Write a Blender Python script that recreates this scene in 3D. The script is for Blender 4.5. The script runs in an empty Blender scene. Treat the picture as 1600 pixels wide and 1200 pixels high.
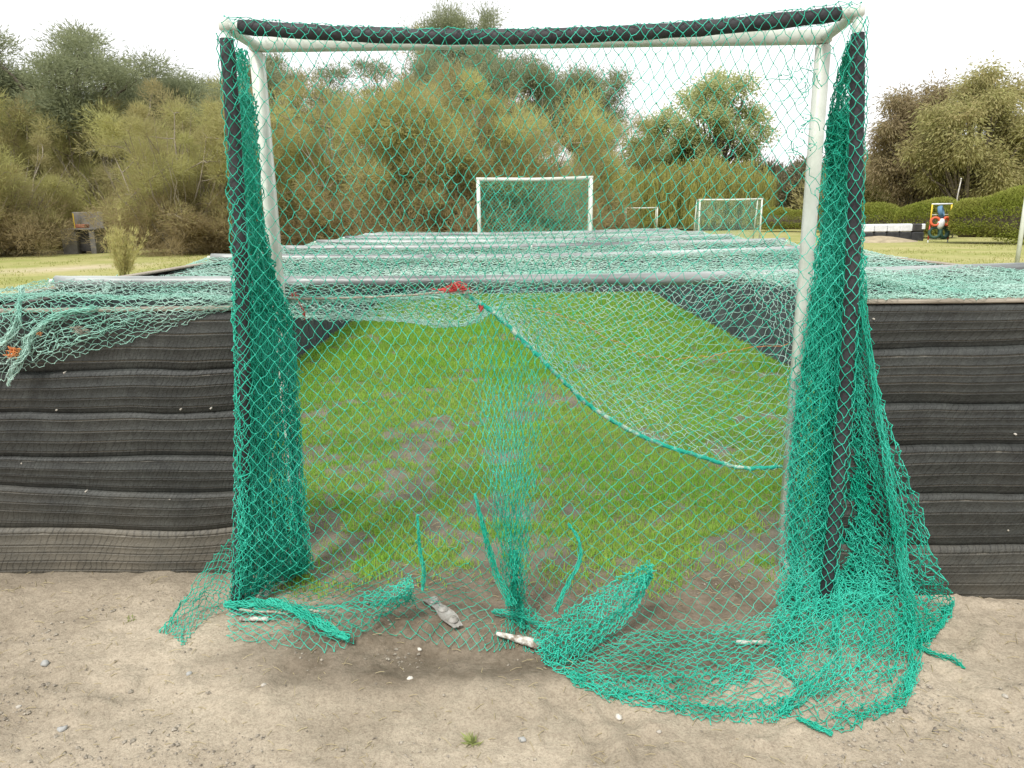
import bpy, math, random
import numpy as np
R = math.radians
rng = np.random.default_rng(7)
random.seed(7)
SC = bpy.context.scene
COL = SC.collection

# ------------------------------------------------------------------ camera, sky, sun, exposure
FPX, HC = 1130.0, 1.5                      # focal length in photo pixels (1600 wide), eye height in metres
PITCH = math.atan((600 - 333) / FPX); ROLL = R(0.8)
cam_d = bpy.data.cameras.new('camera'); cam = bpy.data.objects.new('camera', cam_d); COL.objects.link(cam)
cam_d.sensor_width = 36; cam_d.lens = 36 * FPX / 1600; cam_d.clip_start = .05; cam_d.clip_end = 2000
from mathutils import Matrix, Vector
cam.matrix_world = Matrix.Translation((0, 0, HC)) @ Matrix.Rotation(math.pi / 2 - PITCH, 4, 'X') @ Matrix.Rotation(-ROLL, 4, 'Z')
SC.camera = cam

world = bpy.data.worlds.new('World'); SC.world = world; world.use_nodes = True
SUN_EL, SUN_AZ = R(56), R(205)             # azimuth clockwise from +Y: behind the camera, a little to the left
nt = world.node_tree; nt.nodes.clear()
w_out = nt.nodes.new('ShaderNodeOutputWorld'); w_bg = nt.nodes.new('ShaderNodeBackground')
w_sky = nt.nodes.new('ShaderNodeTexSky'); w_sky.sky_type = 'NISHITA'; w_sky.sun_disc = False
w_sky.sun_elevation = SUN_EL; w_sky.sun_rotation = SUN_AZ; w_sky.dust_density = 4; w_sky.air_density = 1.2
w_hsv = nt.nodes.new('ShaderNodeHueSaturation'); w_hsv.inputs['Saturation'].default_value = .12; w_hsv.inputs['Value'].default_value = 1.0
w_mix = nt.nodes.new('ShaderNodeMixRGB'); w_mix.inputs[0].default_value = .82; w_mix.inputs[2].default_value = (9.6, 9.7, 9.9, 1)  # closed cloud deck
w_bg.inputs['Strength'].default_value = .09
nt.links.new(w_sky.outputs[0], w_hsv.inputs['Color']); nt.links.new(w_hsv.outputs[0], w_mix.inputs[1])
nt.links.new(w_mix.outputs[0], w_bg.inputs['Color']); nt.links.new(w_bg.outputs[0], w_out.inputs[0])

sun_d = bpy.data.lights.new('sun', 'SUN'); sun = bpy.data.objects.new('sun', sun_d); COL.objects.link(sun)
sun_d.energy = 2.3; sun_d.angle = R(14); sun_d.color = (1, .96, .9)
sdir = Vector((math.sin(SUN_AZ) * math.cos(SUN_EL), math.cos(SUN_AZ) * math.cos(SUN_EL), math.sin(SUN_EL)))
sun.rotation_euler = sdir.to_track_quat('Z', 'Y').to_euler(); sun.location = (-4, -8, 14)
vs = SC.view_settings; vs.view_transform = 'Standard'; vs.look = 'None'; vs.gamma = 1; vs.exposure = 0.75; vs.use_curve_mapping = False
SC.render.engine = 'CYCLES'; SC.cycles.use_denoising = True; SC.cycles.max_bounces = 6; SC.cycles.diffuse_bounces = 3
SC.cycles.transparent_max_bounces = 4; SC.cycles.use_adaptive_sampling = False

# ------------------------------------------------------------------ photo pixel -> place
def ray(x, y):
    u, v = x - 800, y - 600
    c, s = math.cos(ROLL), math.sin(ROLL)
    u, v = u * c - v * s, u * s + v * c
    c, s = math.cos(PITCH), math.sin(PITCH)
    return np.array([u, FPX * c - v * s, -FPX * s - v * c])
def G(x, y, z=0.):                          # where that line of sight meets the level z
    d = ray(x, y); t = (z - HC) / d[2]; return d * t + [0, 0, HC]
def AT(x, y, Y):                            # where it meets the upright plane at distance Y
    d = ray(x, y); t = Y / d[1]; return d * t + [0, 0, HC]

# ------------------------------------------------------------------ numeric helpers
def _h(ix, iy, seed):
    n = (ix.astype(np.int64) * 374761393 + iy.astype(np.int64) * 668265263 + seed * 1442695041) & 0x7fffffff
    n = ((n ^ (n >> 13)) * 1274126177) & 0x7fffffff
    return ((n ^ (n >> 16)) & 0xffff) / 65535.
def vnoise(x, y, seed=0):
    x = np.asarray(x, float); y = np.asarray(y, float)
    ix, iy = np.floor(x), np.floor(y); fx, fy = x - ix, y - iy
    fx = fx * fx * (3 - 2 * fx); fy = fy * fy * (3 - 2 * fy)
    a, b = _h(ix, iy, seed), _h(ix + 1, iy, seed); c, d = _h(ix, iy + 1, seed), _h(ix + 1, iy + 1, seed)
    return (a + (b - a) * fx) * (1 - fy) + (c + (d - c) * fx) * fy
def fbm(x, y, seed=0, o=4):
    s = 0; a = .5
    for k in range(o): s = s + a * vnoise(np.asarray(x) * 2 ** k, np.asarray(y) * 2 ** k, seed + k * 17); a *= .5
    return s / (1 - .5 ** o)
def sstep(a, b, x):
    t = np.clip((np.asarray(x, float) - a) / (b - a), 0, 1); return t * t * (3 - 2 * t)

def mesh_np(name, V, faces, mat, parent=None, smooth=True, attrs=None, mats=None, fm=None):
    """faces: list of (n,k) index arrays"""
    me = bpy.data.meshes.new(name)
    V = np.asarray(V, np.float32).reshape(-1, 3)
    me.vertices.add(len(V)); me.vertices.foreach_set('co', V.ravel())
    li, ls = [], []; off = 0
    for f in faces:
        f = np.asarray(f, np.int32)
        if not len(f): continue
        k = f.shape[1]; li.append(f.ravel()); ls.append(off + np.arange(len(f)) * k); off += f.size
    li = np.concatenate(li).astype(np.int32); ls = np.concatenate(ls).astype(np.int32)
    me.loops.add(len(li)); me.loops.foreach_set('vertex_index', li)
    me.polygons.add(len(ls)); me.polygons.foreach_set('loop_start', ls)
    me.update(calc_edges=True); me.validate()
    me.polygons.foreach_set('use_smooth', np.full(len(me.polygons), smooth))
    if attrs:
        for k, a in attrs.items():
            at = me.attributes.new(k, 'FLOAT', 'POINT'); at.data.foreach_set('value', np.asarray(a, np.float32))
    for m in (mats or [mat]): me.materials.append(m)
    if fm is not None: me.polygons.foreach_set('material_index', np.asarray(fm, np.int32))
    o = bpy.data.objects.new(name, me); COL.objects.link(o)
    if parent is not None: o.parent = parent
    return o

class MB:
    """collects shapes into ONE mesh"""
    def __init__(s): s.V = []; s.F = {}; s.n = 0; s.A = []
    def add(s, V, faces, a=0.):
        V = np.asarray(V, float).reshape(-1, 3)
        for f in faces:
            f = np.asarray(f, np.int64)
            if len(f): s.F.setdefault(f.shape[1], []).append(f + s.n)
        s.V.append(V); s.n += len(V); s.A.append(np.broadcast_to(np.asarray(a, float), (len(V),)))
        return s
    def box(s, c, d, rz=0., bev=0.):
        x, y, z = np.asarray(d, float) / 2; b = min(bev, x * .9, y * .9, z * .9)
        if b <= 0:
            P = np.array([[i * x, j * y, k * z] for i in (-1, 1) for j in (-1, 1) for k in (-1, 1)])
            F = [np.array([[0, 1, 3, 2], [4, 6, 7, 5], [0, 4, 5, 1], [2, 3, 7, 6], [0, 2, 6, 4], [1, 5, 7, 3]])]
        else:
            pr = []
            ring = [(x, y - b), (x - b, y), (-x + b, y), (-x, y - b), (-x, -y + b), (-x + b, -y), (x - b, -y), (x, -y + b)]
            ringi = [(px * (x - b) / x, py * (y - b) / y) for px, py in ring]
            P = np.array([(p[0], p[1], -z) for p in ringi] + [(p[0], p[1], -z + b) for p in ring] + [(p[0], p[1], z - b) for p in ring] + [(p[0], p[1], z) for p in ringi])
            q = []
            for r in range(3):
                for i in range(8): j = (i + 1) % 8; q.append([r * 8 + i, r * 8 + j, r * 8 + 8 + j, r * 8 + 8 + i])
            F = [np.array(q), np.array([list(range(7, -1, -1)), list(range(24, 32))])]
        cz, sz = math.cos(rz), math.sin(rz)
        P = P @ np.array([[cz, sz, 0], [-sz, cz, 0], [0, 0, 1]]) + np.asarray(c, float)
        return s.add(P, F)
    def tube(s, pts, r, k=8, cap=True, a=0.):
        pts = np.asarray(pts, float); n = len(pts); r = np.broadcast_to(np.asarray(r, float), (n,))
        T = np.gradient(pts, axis=0); T /= np.linalg.norm(T, axis=1)[:, None] + 1e-9
        ref = np.array([0, 0, 1.]) if abs(T[0][2]) < .9 else np.array([0, 1., 0])
        V = np.zeros((n, k, 3)); an = np.arange(k) * 2 * math.pi / k
        u = ref
        for i in range(n):
            u = u - T[i] * (u @ T[i]); u /= np.linalg.norm(u) + 1e-9; w = np.cross(T[i], u)
            V[i] = pts[i] + r[i] * (np.cos(an)[:, None] * u + np.sin(an)[:, None] * w)
        i, j = np.meshgrid(np.arange(n - 1), np.arange(k), indexing='ij'); jn = (j + 1) % k
        q = np.stack([i * k + j, i * k + jn, (i + 1) * k + jn, (i + 1) * k + j], -1).reshape(-1, 4)
        F = [q]
        if cap: F.append(np.array([list(range(k))[::-1], list(range((n - 1) * k, n * k))]))
        return s.add(V, F, a)
    def lathe(s, prof, c, axis=(0, 0, 1), k=20):
        """prof: closed list of (radius, height)"""
        ax = np.asarray(axis, float); ax /= np.linalg.norm(ax); u = np.cross(ax, [0, 0, 1.] if abs(ax[2]) < .9 else [1., 0, 0]); u /= np.linalg.norm(u); w = np.cross(ax, u)
        m = len(prof); V = []
        for i in range(k):
            t = 2 * math.pi * i / k
            for (rr, h) in prof: V.append(np.asarray(c, float) + ax * h + rr * (math.cos(t) * u + math.sin(t) * w))
        q = [[i * m + j, ((i + 1) % k) * m + j, ((i + 1) % k) * m + (j + 1) % m, i * m + (j + 1) % m] for i in range(k) for j in range(m)]
        return s.add(V, [np.array(q)])
    def build(s, name, mat, parent=None, smooth=True, attr=None):
        V = np.concatenate(s.V); F = [np.concatenate(f) for f in s.F.values()]
        return mesh_np(name, V, F, mat, parent, smooth, {attr: np.concatenate(s.A)} if attr else None)

def thing(name, label, cat, loc=(0, 0, 0), group=None, rz=0.):
    o = bpy.data.objects.new(name, None); COL.objects.link(o); o.location = loc; o.rotation_euler = (0, 0, rz); o.empty_display_size = .2
    return tag(o, label, cat, group)
def tag(o, label=None, cat=None, group=None, kind=None):
    if label: o['label'] = label
    if cat: o['category'] = cat
    if group: o['group'] = group
    if kind: o['kind'] = kind
    return o
def copy_tree(o, parent=None):
    c = o.copy(); COL.objects.link(c); c.parent = parent
    for ch in list(o.children): copy_tree(ch, c)
    return c
def keep(o, parent):                        # parent a mesh that is already in world coordinates
    o.parent = parent; o.matrix_parent_inverse = Matrix.Translation(parent.location).inverted(); return o

# ------------------------------------------------------------------ materials
MATS = {}
def pmat(name, c1, c2=None, scale=8., rough=.8, bump=0., bscale=60., attr=None, c3=None, spec=.3, detail=6, lo=.35, hi=.65, trans=0., metal=0., stretch=None):
    m = bpy.data.materials.new(name); m.use_nodes = True; n = m.node_tree.nodes; l = m.node_tree.links
    b = n['Principled BSDF']; b.inputs['Roughness'].default_value = rough; b.inputs['Specular IOR Level'].default_value = spec; b.inputs['Metallic'].default_value = metal
    tc = n.new('ShaderNodeTexCoord'); co = tc.outputs['Object']
    if stretch:
        mp = n.new('ShaderNodeMapping'); mp.inputs['Scale'].default_value = stretch; l.new(co, mp.inputs[0]); co = mp.outputs[0]
    col = None
    if c2:
        t = n.new('ShaderNodeTexNoise'); t.inputs['Scale'].default_value = scale; t.inputs['Detail'].default_value = detail; t.inputs['Roughness'].default_value = .65
        l.new(co, t.inputs['Vector'])
        r = n.new('ShaderNodeValToRGB'); r.color_ramp.elements[0].position = lo; r.color_ramp.elements[1].position = hi
        r.color_ramp.elements[0].color = (*c1, 1); r.color_ramp.elements[1].color = (*c2, 1)
        l.new(t.outputs[0], r.inputs[0]); col = r.outputs[0]
    if attr:
        a = n.new('ShaderNodeAttribute'); a.attribute_name = attr
        mx = n.new('ShaderNodeMixRGB'); l.new(a.outputs['Fac'], mx.inputs[0])
        if col is not None: l.new(col, mx.inputs[1])
        else: mx.inputs[1].default_value = (*c1, 1)
        mx.inputs[2].default_value = (*c3, 1); col = mx.outputs[0]
    if col is not None: l.new(col, b.inputs['Base Color'])
    else: b.inputs['Base Color'].default_value = (*c1, 1)
    if bump:
        t2 = n.new('ShaderNodeTexNoise'); t2.inputs['Scale'].default_value = bscale; t2.inputs['Detail'].default_value = 4; l.new(co, t2.inputs['Vector'])
        bp = n.new('ShaderNodeBump'); bp.inputs['Strength'].default_value = bump; bp.inputs['Distance'].default_value = .01
        l.new(t2.outputs[0], bp.inputs['Height']); l.new(bp.outputs[0], b.inputs['Normal'])
    if trans:
        o = n['Material Output']; tr = n.new('ShaderNodeBsdfTranslucent'); ms = n.new('ShaderNodeMixShader'); ms.inputs[0].default_value = trans
        if col is not None: l.new(col, tr.inputs[0])
        else: tr.inputs[0].default_value = (*c1, 1)
        l.new(b.outputs[0], ms.inputs[1]); l.new(tr.outputs[0], ms.inputs[2]); l.new(ms.outputs[0], o.inputs[0])
    MATS[name] = m; return m

M_net = pmat('net_green', (.006, .385, .25), (.055, .57, .42), 3.0, .45, trans=.12, spec=.4)
M_netpale = pmat('net_bleached', (.30, .64, .52), (.62, .80, .72), 1.6, .6, trans=.3)
M_rope = pmat('rope_green', (.015, .36, .26), (.55, .58, .48), 26, .75, bump=.6, bscale=180, lo=.48, hi=.66)
M_ropew = pmat('rope_white', (.52, .48, .40), (.30, .26, .20), 30, .85, bump=.8, bscale=220)
M_red = pmat('twine_red', (.55, .03, .04), (.62, .12, .10), 30, .8)
M_orange = pmat('twine_orange', (.62, .17, .04), (.6, .3, .12), 30, .8)
M_white = pmat('paint_white', (.60, .63, .57), (.46, .49, .42), 5, .45, bump=.15, bscale=40, spec=.45)
M_chip = pmat('paint_chipped', (.56, .55, .50), (.20, .16, .12), 34, .75, bump=.6, bscale=60, lo=.44, hi=.60)
M_foam = pmat('foam_black', (.020, .021, .024), (.045, .046, .048), 5, .62, bump=.25, bscale=90)
M_pad = pmat('foam_grey', (.07, .076, .075), (.38, .41, .395), 1.6, .40, bump=.15, bscale=60, spec=.7, stretch=(.4, 3, 3))
M_padd = M_pad
M_wood = pmat('plank_wood', (.22, .19, .15), (.36, .32, .26), 5, .85, bump=.4, bscale=40, stretch=(.5, 6, 6))
M_core = pmat('wall_core', (.05, .045, .04), (.09, .08, .07), 4, .9)
M_stone = pmat('pebble', (.30, .27, .22), (.48, .45, .40), 9, .85, bump=.3)
M_bark = pmat('bark', (.10, .08, .06), (.20, .17, .135), 3, .95, bump=.8, bscale=12)
M_barkp = pmat('bark_pale', (.20, .17, .13), (.34, .30, .24), 3, .95)
M_conc = pmat('concrete', (.12, .115, .105), (.21, .20, .185), 2.5, .9, bump=.3, bscale=20)
M_dark = pmat('dark_iron', (.03, .03, .032), (.07, .065, .06), 4, .6)
M_straw = pmat('dry_straw', (.52, .45, .27), (.38, .31, .18), 5, .9, trans=.2)
M_sand = pmat('sand', (.24, .20, .13), (.38, .32, .22), 3, .95, bump=.5, bscale=10)

def leafmat(name, a, b, c, trans=.35):
    """attribute 'tint' runs a -> c with noise towards b"""
    return pmat(name, a, b, 1.2, .7, attr='tint', c3=c, trans=trans, spec=.2)
M_tam = leafmat('tamarisk_twig', (.52, .52, .20), (.44, .45, .18), (.34, .275, .155), .58)
M_pine = leafmat('pine_needle', (.28, .31, .17), (.33, .35, .20), (.22, .25, .15), .4)
M_will = leafmat('willow_leaf', (.44, .47, .12), (.40, .40, .13), (.33, .31, .12), .45)
M_pale = leafmat('poplar_leaf', (.44, .48, .23), (.36, .40, .19), (.50, .52, .26), .5)
M_gum = leafmat('gum_leaf', (.42, .43, .17), (.35, .36, .15), (.38, .32, .16), .45)
M_gumb = leafmat('gum_leaf_brown', (.33, .28, .15), (.27, .24, .12), (.30, .23, .14), .4)
M_hedge = leafmat('hedge_leaf', (.31, .38, .06), (.24, .31, .05), (.33, .32, .09), .45)
M_bush = leafmat('grey_bush_leaf', (.17, .16, .09), (.13, .12, .07), (.21, .19, .12), .3)
M_broom = leafmat('broom_leaf', (.52, .52, .22), (.42, .43, .17), (.45, .38, .17), .45)
M_grass = leafmat('turf_blade', (.26, .56, .055), (.19, .46, .045), (.48, .60, .15), .52)
M_lawn = leafmat('lawn_blade', (.30, .34, .08), (.26, .30, .08), (.44, .40, .18), .35)
M_weed = leafmat('weed_leaf', (.26, .33, .10), (.22, .28, .09), (.36, .36, .16), .35)

# ------------------------------------------------------------------ the ground: one sheet out to the horizon
WL, WR, YF, YB = -2.42, 2.80, 2.95, 13.9     # the walled pitch (wall outer faces)
def axis_pts(a, b, st, far_lo, far_hi):
    x = list(np.arange(a, b + 1e-6, st))
    s = st; v = b
    while v < far_hi: s *= 1.28; v += s; x.append(v)
    s = st; v = a; lo = []
    while v > far_lo: s *= 1.28; v -= s; lo.append(v)
    return np.array(lo[::-1] + x)
gx = axis_pts(-2.9, 3.0, .022, -500, 500)
gy1 = np.concatenate([np.arange(1.05, 3.4, .018), np.arange(3.4, 6, .03), np.arange(6, 12, .06)])
gy = np.concatenate([axis_pts(1.05, 1.06, .03, -60, 1.05)[:-2], gy1, axis_pts(12, 12.05, .06, 12, 900)[1:]])
X, Y = np.meshgrid(gx, gy)
def grass_mask(x, y):
    n = .62 * fbm(x * 3.0 + 3, y * 2.3, 5, 5) + .38 * fbm(x * 10, y * 7.5, 9, 3)
    bare = .06 * np.exp(-(((x + .55) / .75) ** 2 + ((y - 3.5) / .75) ** 2)) + .09 * np.exp(-(((x + .1) / .5) ** 2 + ((y - 2.9) / .35) ** 2))
    fr = np.where((x < -1.0) | (x > 1.2), 3.3, 2.64)
    edge = sstep(fr, fr + .4, y + .3 * (fbm(x * 2.2, y * 2.2, 44, 3) - .5)) * sstep(WL - .1, WL + .25, x) * sstep(WR + .1, WR - .25, x)
    rich = .055 * sstep(3.4, 5.5, y) + .05 * sstep(.0, .8, x) + .0
    return sstep(.41, .53, n + rich - bare) * edge
def sprouts(x, y): return .10 * sstep(2.75, 3.0, y)
def inside(x, y): return sstep(WL, WL + .3, x) * sstep(WR, WR - .3, x) * sstep(2.55, 2.95, y) * sstep(13.9, 13.5, y)
def lawn_mask(x, y):
    ins = (x > WL - .05) & (x < WR + .05) & (y < 14)
    return np.where(ins, 0, sstep(3.2, 5.5, y + .8 * (fbm(x * .5, y * .5, 3, 3) - .5)))
FOOT = [(float(np.random.default_rng(k).uniform(-1.7, 1.9)), float(np.random.default_rng(k + 99).uniform(1.25, 2.15)), float(np.random.default_rng(k + 50).uniform(.6, 2.4))) for k in range(22)]
def ground_z(x, y):
    near = sstep(16, 6, y)
    z = .050 * (fbm(x * 1.3, y * 1.3, 1, 4) - .5) + .026 * (fbm(x * 7, y * 7, 2, 4) - .5) + .016 * (fbm(x * 26, y * 26, 4, 3) - .5) + .014 * sstep(.55, .75, fbm(x * 17, y * 17, 14, 2)) * sstep(.42, .6, fbm(x * 2.1, y * 2.1, 24, 2))
    # little heaped rims where the threshold has been scuffed out
    z = z - .035 * np.exp(-(((x + .15) / .55) ** 2 + ((y - 2.28) / .13) ** 2)) + .02 * np.exp(-(((x + .1) / .7) ** 2 + ((y - 2.08) / .10) ** 2))
    for (fx, fy, fa) in FOOT:             # trodden hollows
        c_, s_ = math.cos(fa), math.sin(fa); dx, dy = x - fx, y - fy; u_, v_ = dx * c_ + dy * s_, -dx * s_ + dy * c_
        q_ = (u_ / .12) ** 2 + (v_ / .045) ** 2; z = z - .011 * np.exp(-q_ ** 2) + .005 * np.exp(-(q_ - 1.6) ** 2 * 3)
    return z * near
Z = ground_z(X, Y)
# moist, trampled earth round the goal mouth
wn = fbm(X * 1.9, Y * 2.4, 21, 4)
wet = np.exp(-(((X - .05) / 1.15) ** 2 + ((Y - 2.32) / .30) ** 2)) * 1.1
wet = np.maximum(wet, 1.1 * np.exp(-(((X - .2) / 1.0) ** 4 + ((Y - 2.68) / .34) ** 4)))
wet = np.clip(sstep(.30, .75, wet + .55 * (wn - .5)), 0, 1)
wet = np.maximum(wet, inside(X, Y) * .75) * (1 - .6 * sstep(1.25, 1.6, np.abs(X - .1)) * sstep(2.95, 2.6, Y))
lm = lawn_mask(X, Y); gm = grass_mask(X, Y)
# worn path to the barbecue and dry patches on the lawn
gp = [G(135, 392), G(150, 420), G(190, 450)]
path = np.zeros_like(X)
for p in gp: path = np.maximum(path, np.exp(-(((X - p[0]) / 1.4) ** 2 + ((Y - p[1]) / 3.0) ** 2)))
path = sstep(.35, .75, path + .6 * (fbm(X * .9, Y * .5, 31, 4) - .5)) * lm
i, j = np.meshgrid(np.arange(len(gy) - 1), np.arange(len(gx) - 1), indexing='ij'); nx = len(gx)
Q = np.stack([i * nx + j, i * nx + j + 1, (i + 1) * nx + j + 1, (i + 1) * nx + j], -1).reshape(-1, 4)

def ground_material():
    m = bpy.data.materials.new('earth'); m.use_nodes = True; n = m.node_tree.nodes; l = m.node_tree.links; b = n['Principled BSDF']
    b.inputs['Roughness'].default_value = .95; b.inputs['Specular IOR Level'].default_value = .15
    tc = n.new('ShaderNodeTexCoord')
    def noise(sc, det=8, ro=.65):
        t = n.new('ShaderNodeTexNoise'); t.inputs['Scale'].default_value = sc; t.inputs['Detail'].default_value = det; t.inputs['Roughness'].default_value = ro; l.new(tc.outputs['Object'], t.inputs[0]); return t.outputs[0]
    def ramp(f, a, c, p0=.35, p1=.65):
        r = n.new('ShaderNodeValToRGB'); e = r.color_ramp.elements; e[0].position = p0; e[1].position = p1; e[0].color = (*a, 1); e[1].color = (*c, 1); l.new(f, r.inputs[0]); return r.outputs[0]
    def mix(f, a, c, mode='MIX'):
        x = n.new('ShaderNodeMixRGB'); x.blend_type = mode
        if isinstance(f, float): x.inputs[0].default_value = f
        else: l.new(f, x.inputs[0])
        l.new(a, x.inputs[1]); l.new(c, x.inputs[2]); return x.outputs[0]
    def at(k):
        a = n.new('ShaderNodeAttribute'); a.attribute_name = k; return a.outputs['Fac']
    dry = ramp(noise(1.1, 7, .6), (.285, .240, .180), (.46, .395, .305), .36, .62)
    dry = mix(.45, dry, ramp(noise(30, 7, .75), (.50, .48, .46), (1.05, 1.05, 1.05), .32, .54), 'MULTIPLY')
    dry = mix(.6, dry, ramp(noise(130, 4, .7), (.62, .60, .58), (1.08, 1.08, 1.06), .36, .56), 'MULTIPLY')
    wetc = ramp(noise(6), (.14, .112, .080), (.245, .202, .152), .35, .7)
    wetc = mix(.7, wetc, ramp(noise(60, 5, .7), (.65, .64, .62), (1.1, 1.1, 1.1), .35, .6), 'MULTIPLY')
    insd = ramp(noise(5), (.125, .112, .085), (.225, .205, .160), .35, .65)
    turf = ramp(noise(12), (.12, .20, .02), (.20, .27, .035), .35, .65)
    lawn = ramp(noise(.45, 10, .7), (.235, .255, .075), (.36, .33, .15), .36, .62)
    lawn = mix(.6, lawn, ramp(noise(7, 6, .7), (.7, .7, .66), (1.05, 1.05, 1.0), .35, .6), 'MULTIPLY')
    pth = ramp(noise(2.5), (.38, .31, .21), (.50, .43, .31))
    c = mix(at('lawn'), dry, lawn); c = mix(at('path'), c, pth); c = mix(at('wet'), c, wetc); c = mix(at('inside'), c, insd); c = mix(at('turf'), c, turf)
    l.new(c, b.inputs['Base Color'])
    bp = n.new('ShaderNodeBump'); bp.inputs['Strength'].default_value = .9; bp.inputs['Distance'].default_value = .012; l.new(noise(48, 8, .72), bp.inputs['Height']); l.new(bp.outputs[0], b.inputs['Normal'])
    return m
M_earth = ground_material()
ground = mesh_np('ground', np.stack([X, Y, Z], -1), [Q], M_earth, None, True,
                 {'wet': wet.ravel(), 'inside': (inside(X, Y) * sstep(2.7, 3.1, Y)).ravel() * .85, 'turf': gm.ravel() * .45, 'lawn': lm.ravel(), 'path': path.ravel()})
tag(ground, kind='structure')
def GZ(x, y, up=0.):
    p = G(x, y); p[2] = float(ground_z(np.array(p[0]), np.array(p[1]))) + up; return p

# ------------------------------------------------------------------ the rubber walls
def smooth_noise1(s, seed, f): return fbm(np.asarray(s) * f + 50, np.full(np.shape(s), seed * 3.7), seed, 3) - .5
RUB = None
def rubber_material(name, dusty):
    m = bpy.data.materials.new(name); m.use_nodes = True; n = m.node_tree.nodes; l = m.node_tree.links; b = n['Principled BSDF']
    b.inputs['Specular IOR Level'].default_value = .35
    tc = n.new('ShaderNodeTexCoord')
    def noise(sc, st=(1, 1, 1), det=6):
        mp = n.new('ShaderNodeMapping'); mp.inputs['Scale'].default_value = st; l.new(tc.outputs['Object'], mp.inputs[0])
        t = n.new('ShaderNodeTexNoise'); t.inputs['Scale'].default_value = sc; t.inputs['Detail'].default_value = det; t.inputs['Roughness'].default_value = .7; l.new(mp.outputs[0], t.inputs[0]); return t.outputs[0]
    def ramp(f, a, c, p0, p1):
        r = n.new('ShaderNodeValToRGB'); e = r.color_ramp.elements; e[0].position = p0; e[1].position = p1; e[0].color = (*a, 1); e[1].color = (*c, 1); l.new(f, r.inputs[0]); return r.outputs[0]
    base = ramp(noise(3.5), (.016, .0185, .0185), (.042, .047, .045), .35, .7)
    fine = ramp(noise(45, (1, 1, .7)), (.45, .46, .46), (1.5, 1.46, 1.38), .33, .7)
    mx = n.new('ShaderNodeMixRGB'); mx.blend_type = 'MULTIPLY'; mx.inputs[0].default_value = .7; l.new(base, mx.inputs[1]); l.new(fine, mx.inputs[2])
    a = n.new('ShaderNodeAttribute'); a.attribute_name = 'dust'
    dn = ramp(noise(3.2, (1, 1, 1), 10), (.35, .35, .35), (1, 1, 1), .36, .62)
    mu = n.new('ShaderNodeMath'); mu.operation = 'MULTIPLY'; l.new(a.outputs['Fac'], mu.inputs[0]); l.new(dn, mu.inputs[1])
    md = n.new('ShaderNodeMixRGB'); l.new(mu.outputs[0], md.inputs[0]); l.new(mx.outputs[0], md.inputs[1]); md.inputs[2].default_value = (.20, .178, .138, 1)
    l.new(md.outputs[0], b.inputs['Base Color']); b.inputs['Roughness'].default_value = .52
    la = n.new('ShaderNodeAttribute'); la.attribute_name = 'lug'
    lw = n.new('ShaderNodeTexWave'); lw.bands_direction = 'X'; lw.inputs['Scale'].default_value = 9 + 5 * dusty; lw.inputs['Distortion'].default_value = 2.6; lw.inputs['Detail'].default_value = 1; l.new(tc.outputs['Object'], lw.inputs[0])
    lr = n.new('ShaderNodeValToRGB'); lr.color_ramp.elements[0].position = .80; lr.color_ramp.elements[1].position = .93; l.new(lw.outputs[0], lr.inputs[0])
    lm_ = n.new('ShaderNodeMath'); lm_.operation = 'MULTIPLY'; l.new(la.outputs['Fac'], lm_.inputs[0]); l.new(lr.outputs[0], lm_.inputs[1])
    dk = n.new('ShaderNodeMixRGB'); dk.inputs[2].default_value = (.006, .006, .006, 1); l.new(lm_.outputs[0], dk.inputs[0]); l.new(md.outputs[0], dk.inputs[1]); l.new(dk.outputs[0], b.inputs['Base Color'])
    # tread sipes: fine slanted cuts
    wv = n.new('ShaderNodeTexWave'); wv.wave_type = 'BANDS'; wv.bands_direction = 'X'; wv.inputs['Scale'].default_value = 13 + 9 * dusty; wv.inputs['Distortion'].default_value = 5; wv.inputs['Detail'].default_value = 2
    mp = n.new('ShaderNodeMapping'); mp.inputs['Rotation'].default_value = (0, R(-28), 0); l.new(tc.outputs['Object'], mp.inputs[0]); l.new(mp.outputs[0], wv.inputs[0])
    sr = n.new('ShaderNodeValToRGB'); sr.color_ramp.elements[0].position = .0; sr.color_ramp.elements[1].position = .16; l.new(wv.outputs[0], sr.inputs[0])
    sm = n.new('ShaderNodeMixRGB'); sm.blend_type = 'MULTIPLY'; l.new(ramp(noise(2.3, (1, 1, 2.2), 4), (0, 0, 0), (.55, .55, .55), .42, .66), sm.inputs[0]); l.new(dk.outputs[0], sm.inputs[1]); l.new(sr.outputs[0], sm.inputs[2]); l.new(sm.outputs[0], b.inputs['Base Color'])
    bp = n.new('ShaderNodeBump'); bp.inputs['Strength'].default_value = .3; bp.inputs['Distance'].default_value = .004; l.new(sr.outputs[0], bp.inputs['Height'])
    bp2 = n.new('ShaderNodeBump'); bp2.inputs['Strength'].default_value = .5; bp2.inputs['Distance'].default_value = .006; l.new(noise(120, (1, 1, 1), 3), bp2.inputs['Height']); l.new(bp.outputs[0], bp2.inputs['Normal'])
    l.new(bp2.outputs[0], b.inputs['Normal'])
    return m
M_rub = [rubber_material('tyre_rubber_a', 0.), rubber_material('tyre_rubber_b', .5), rubber_material('tyre_rubber_c', 1.)]

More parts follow.
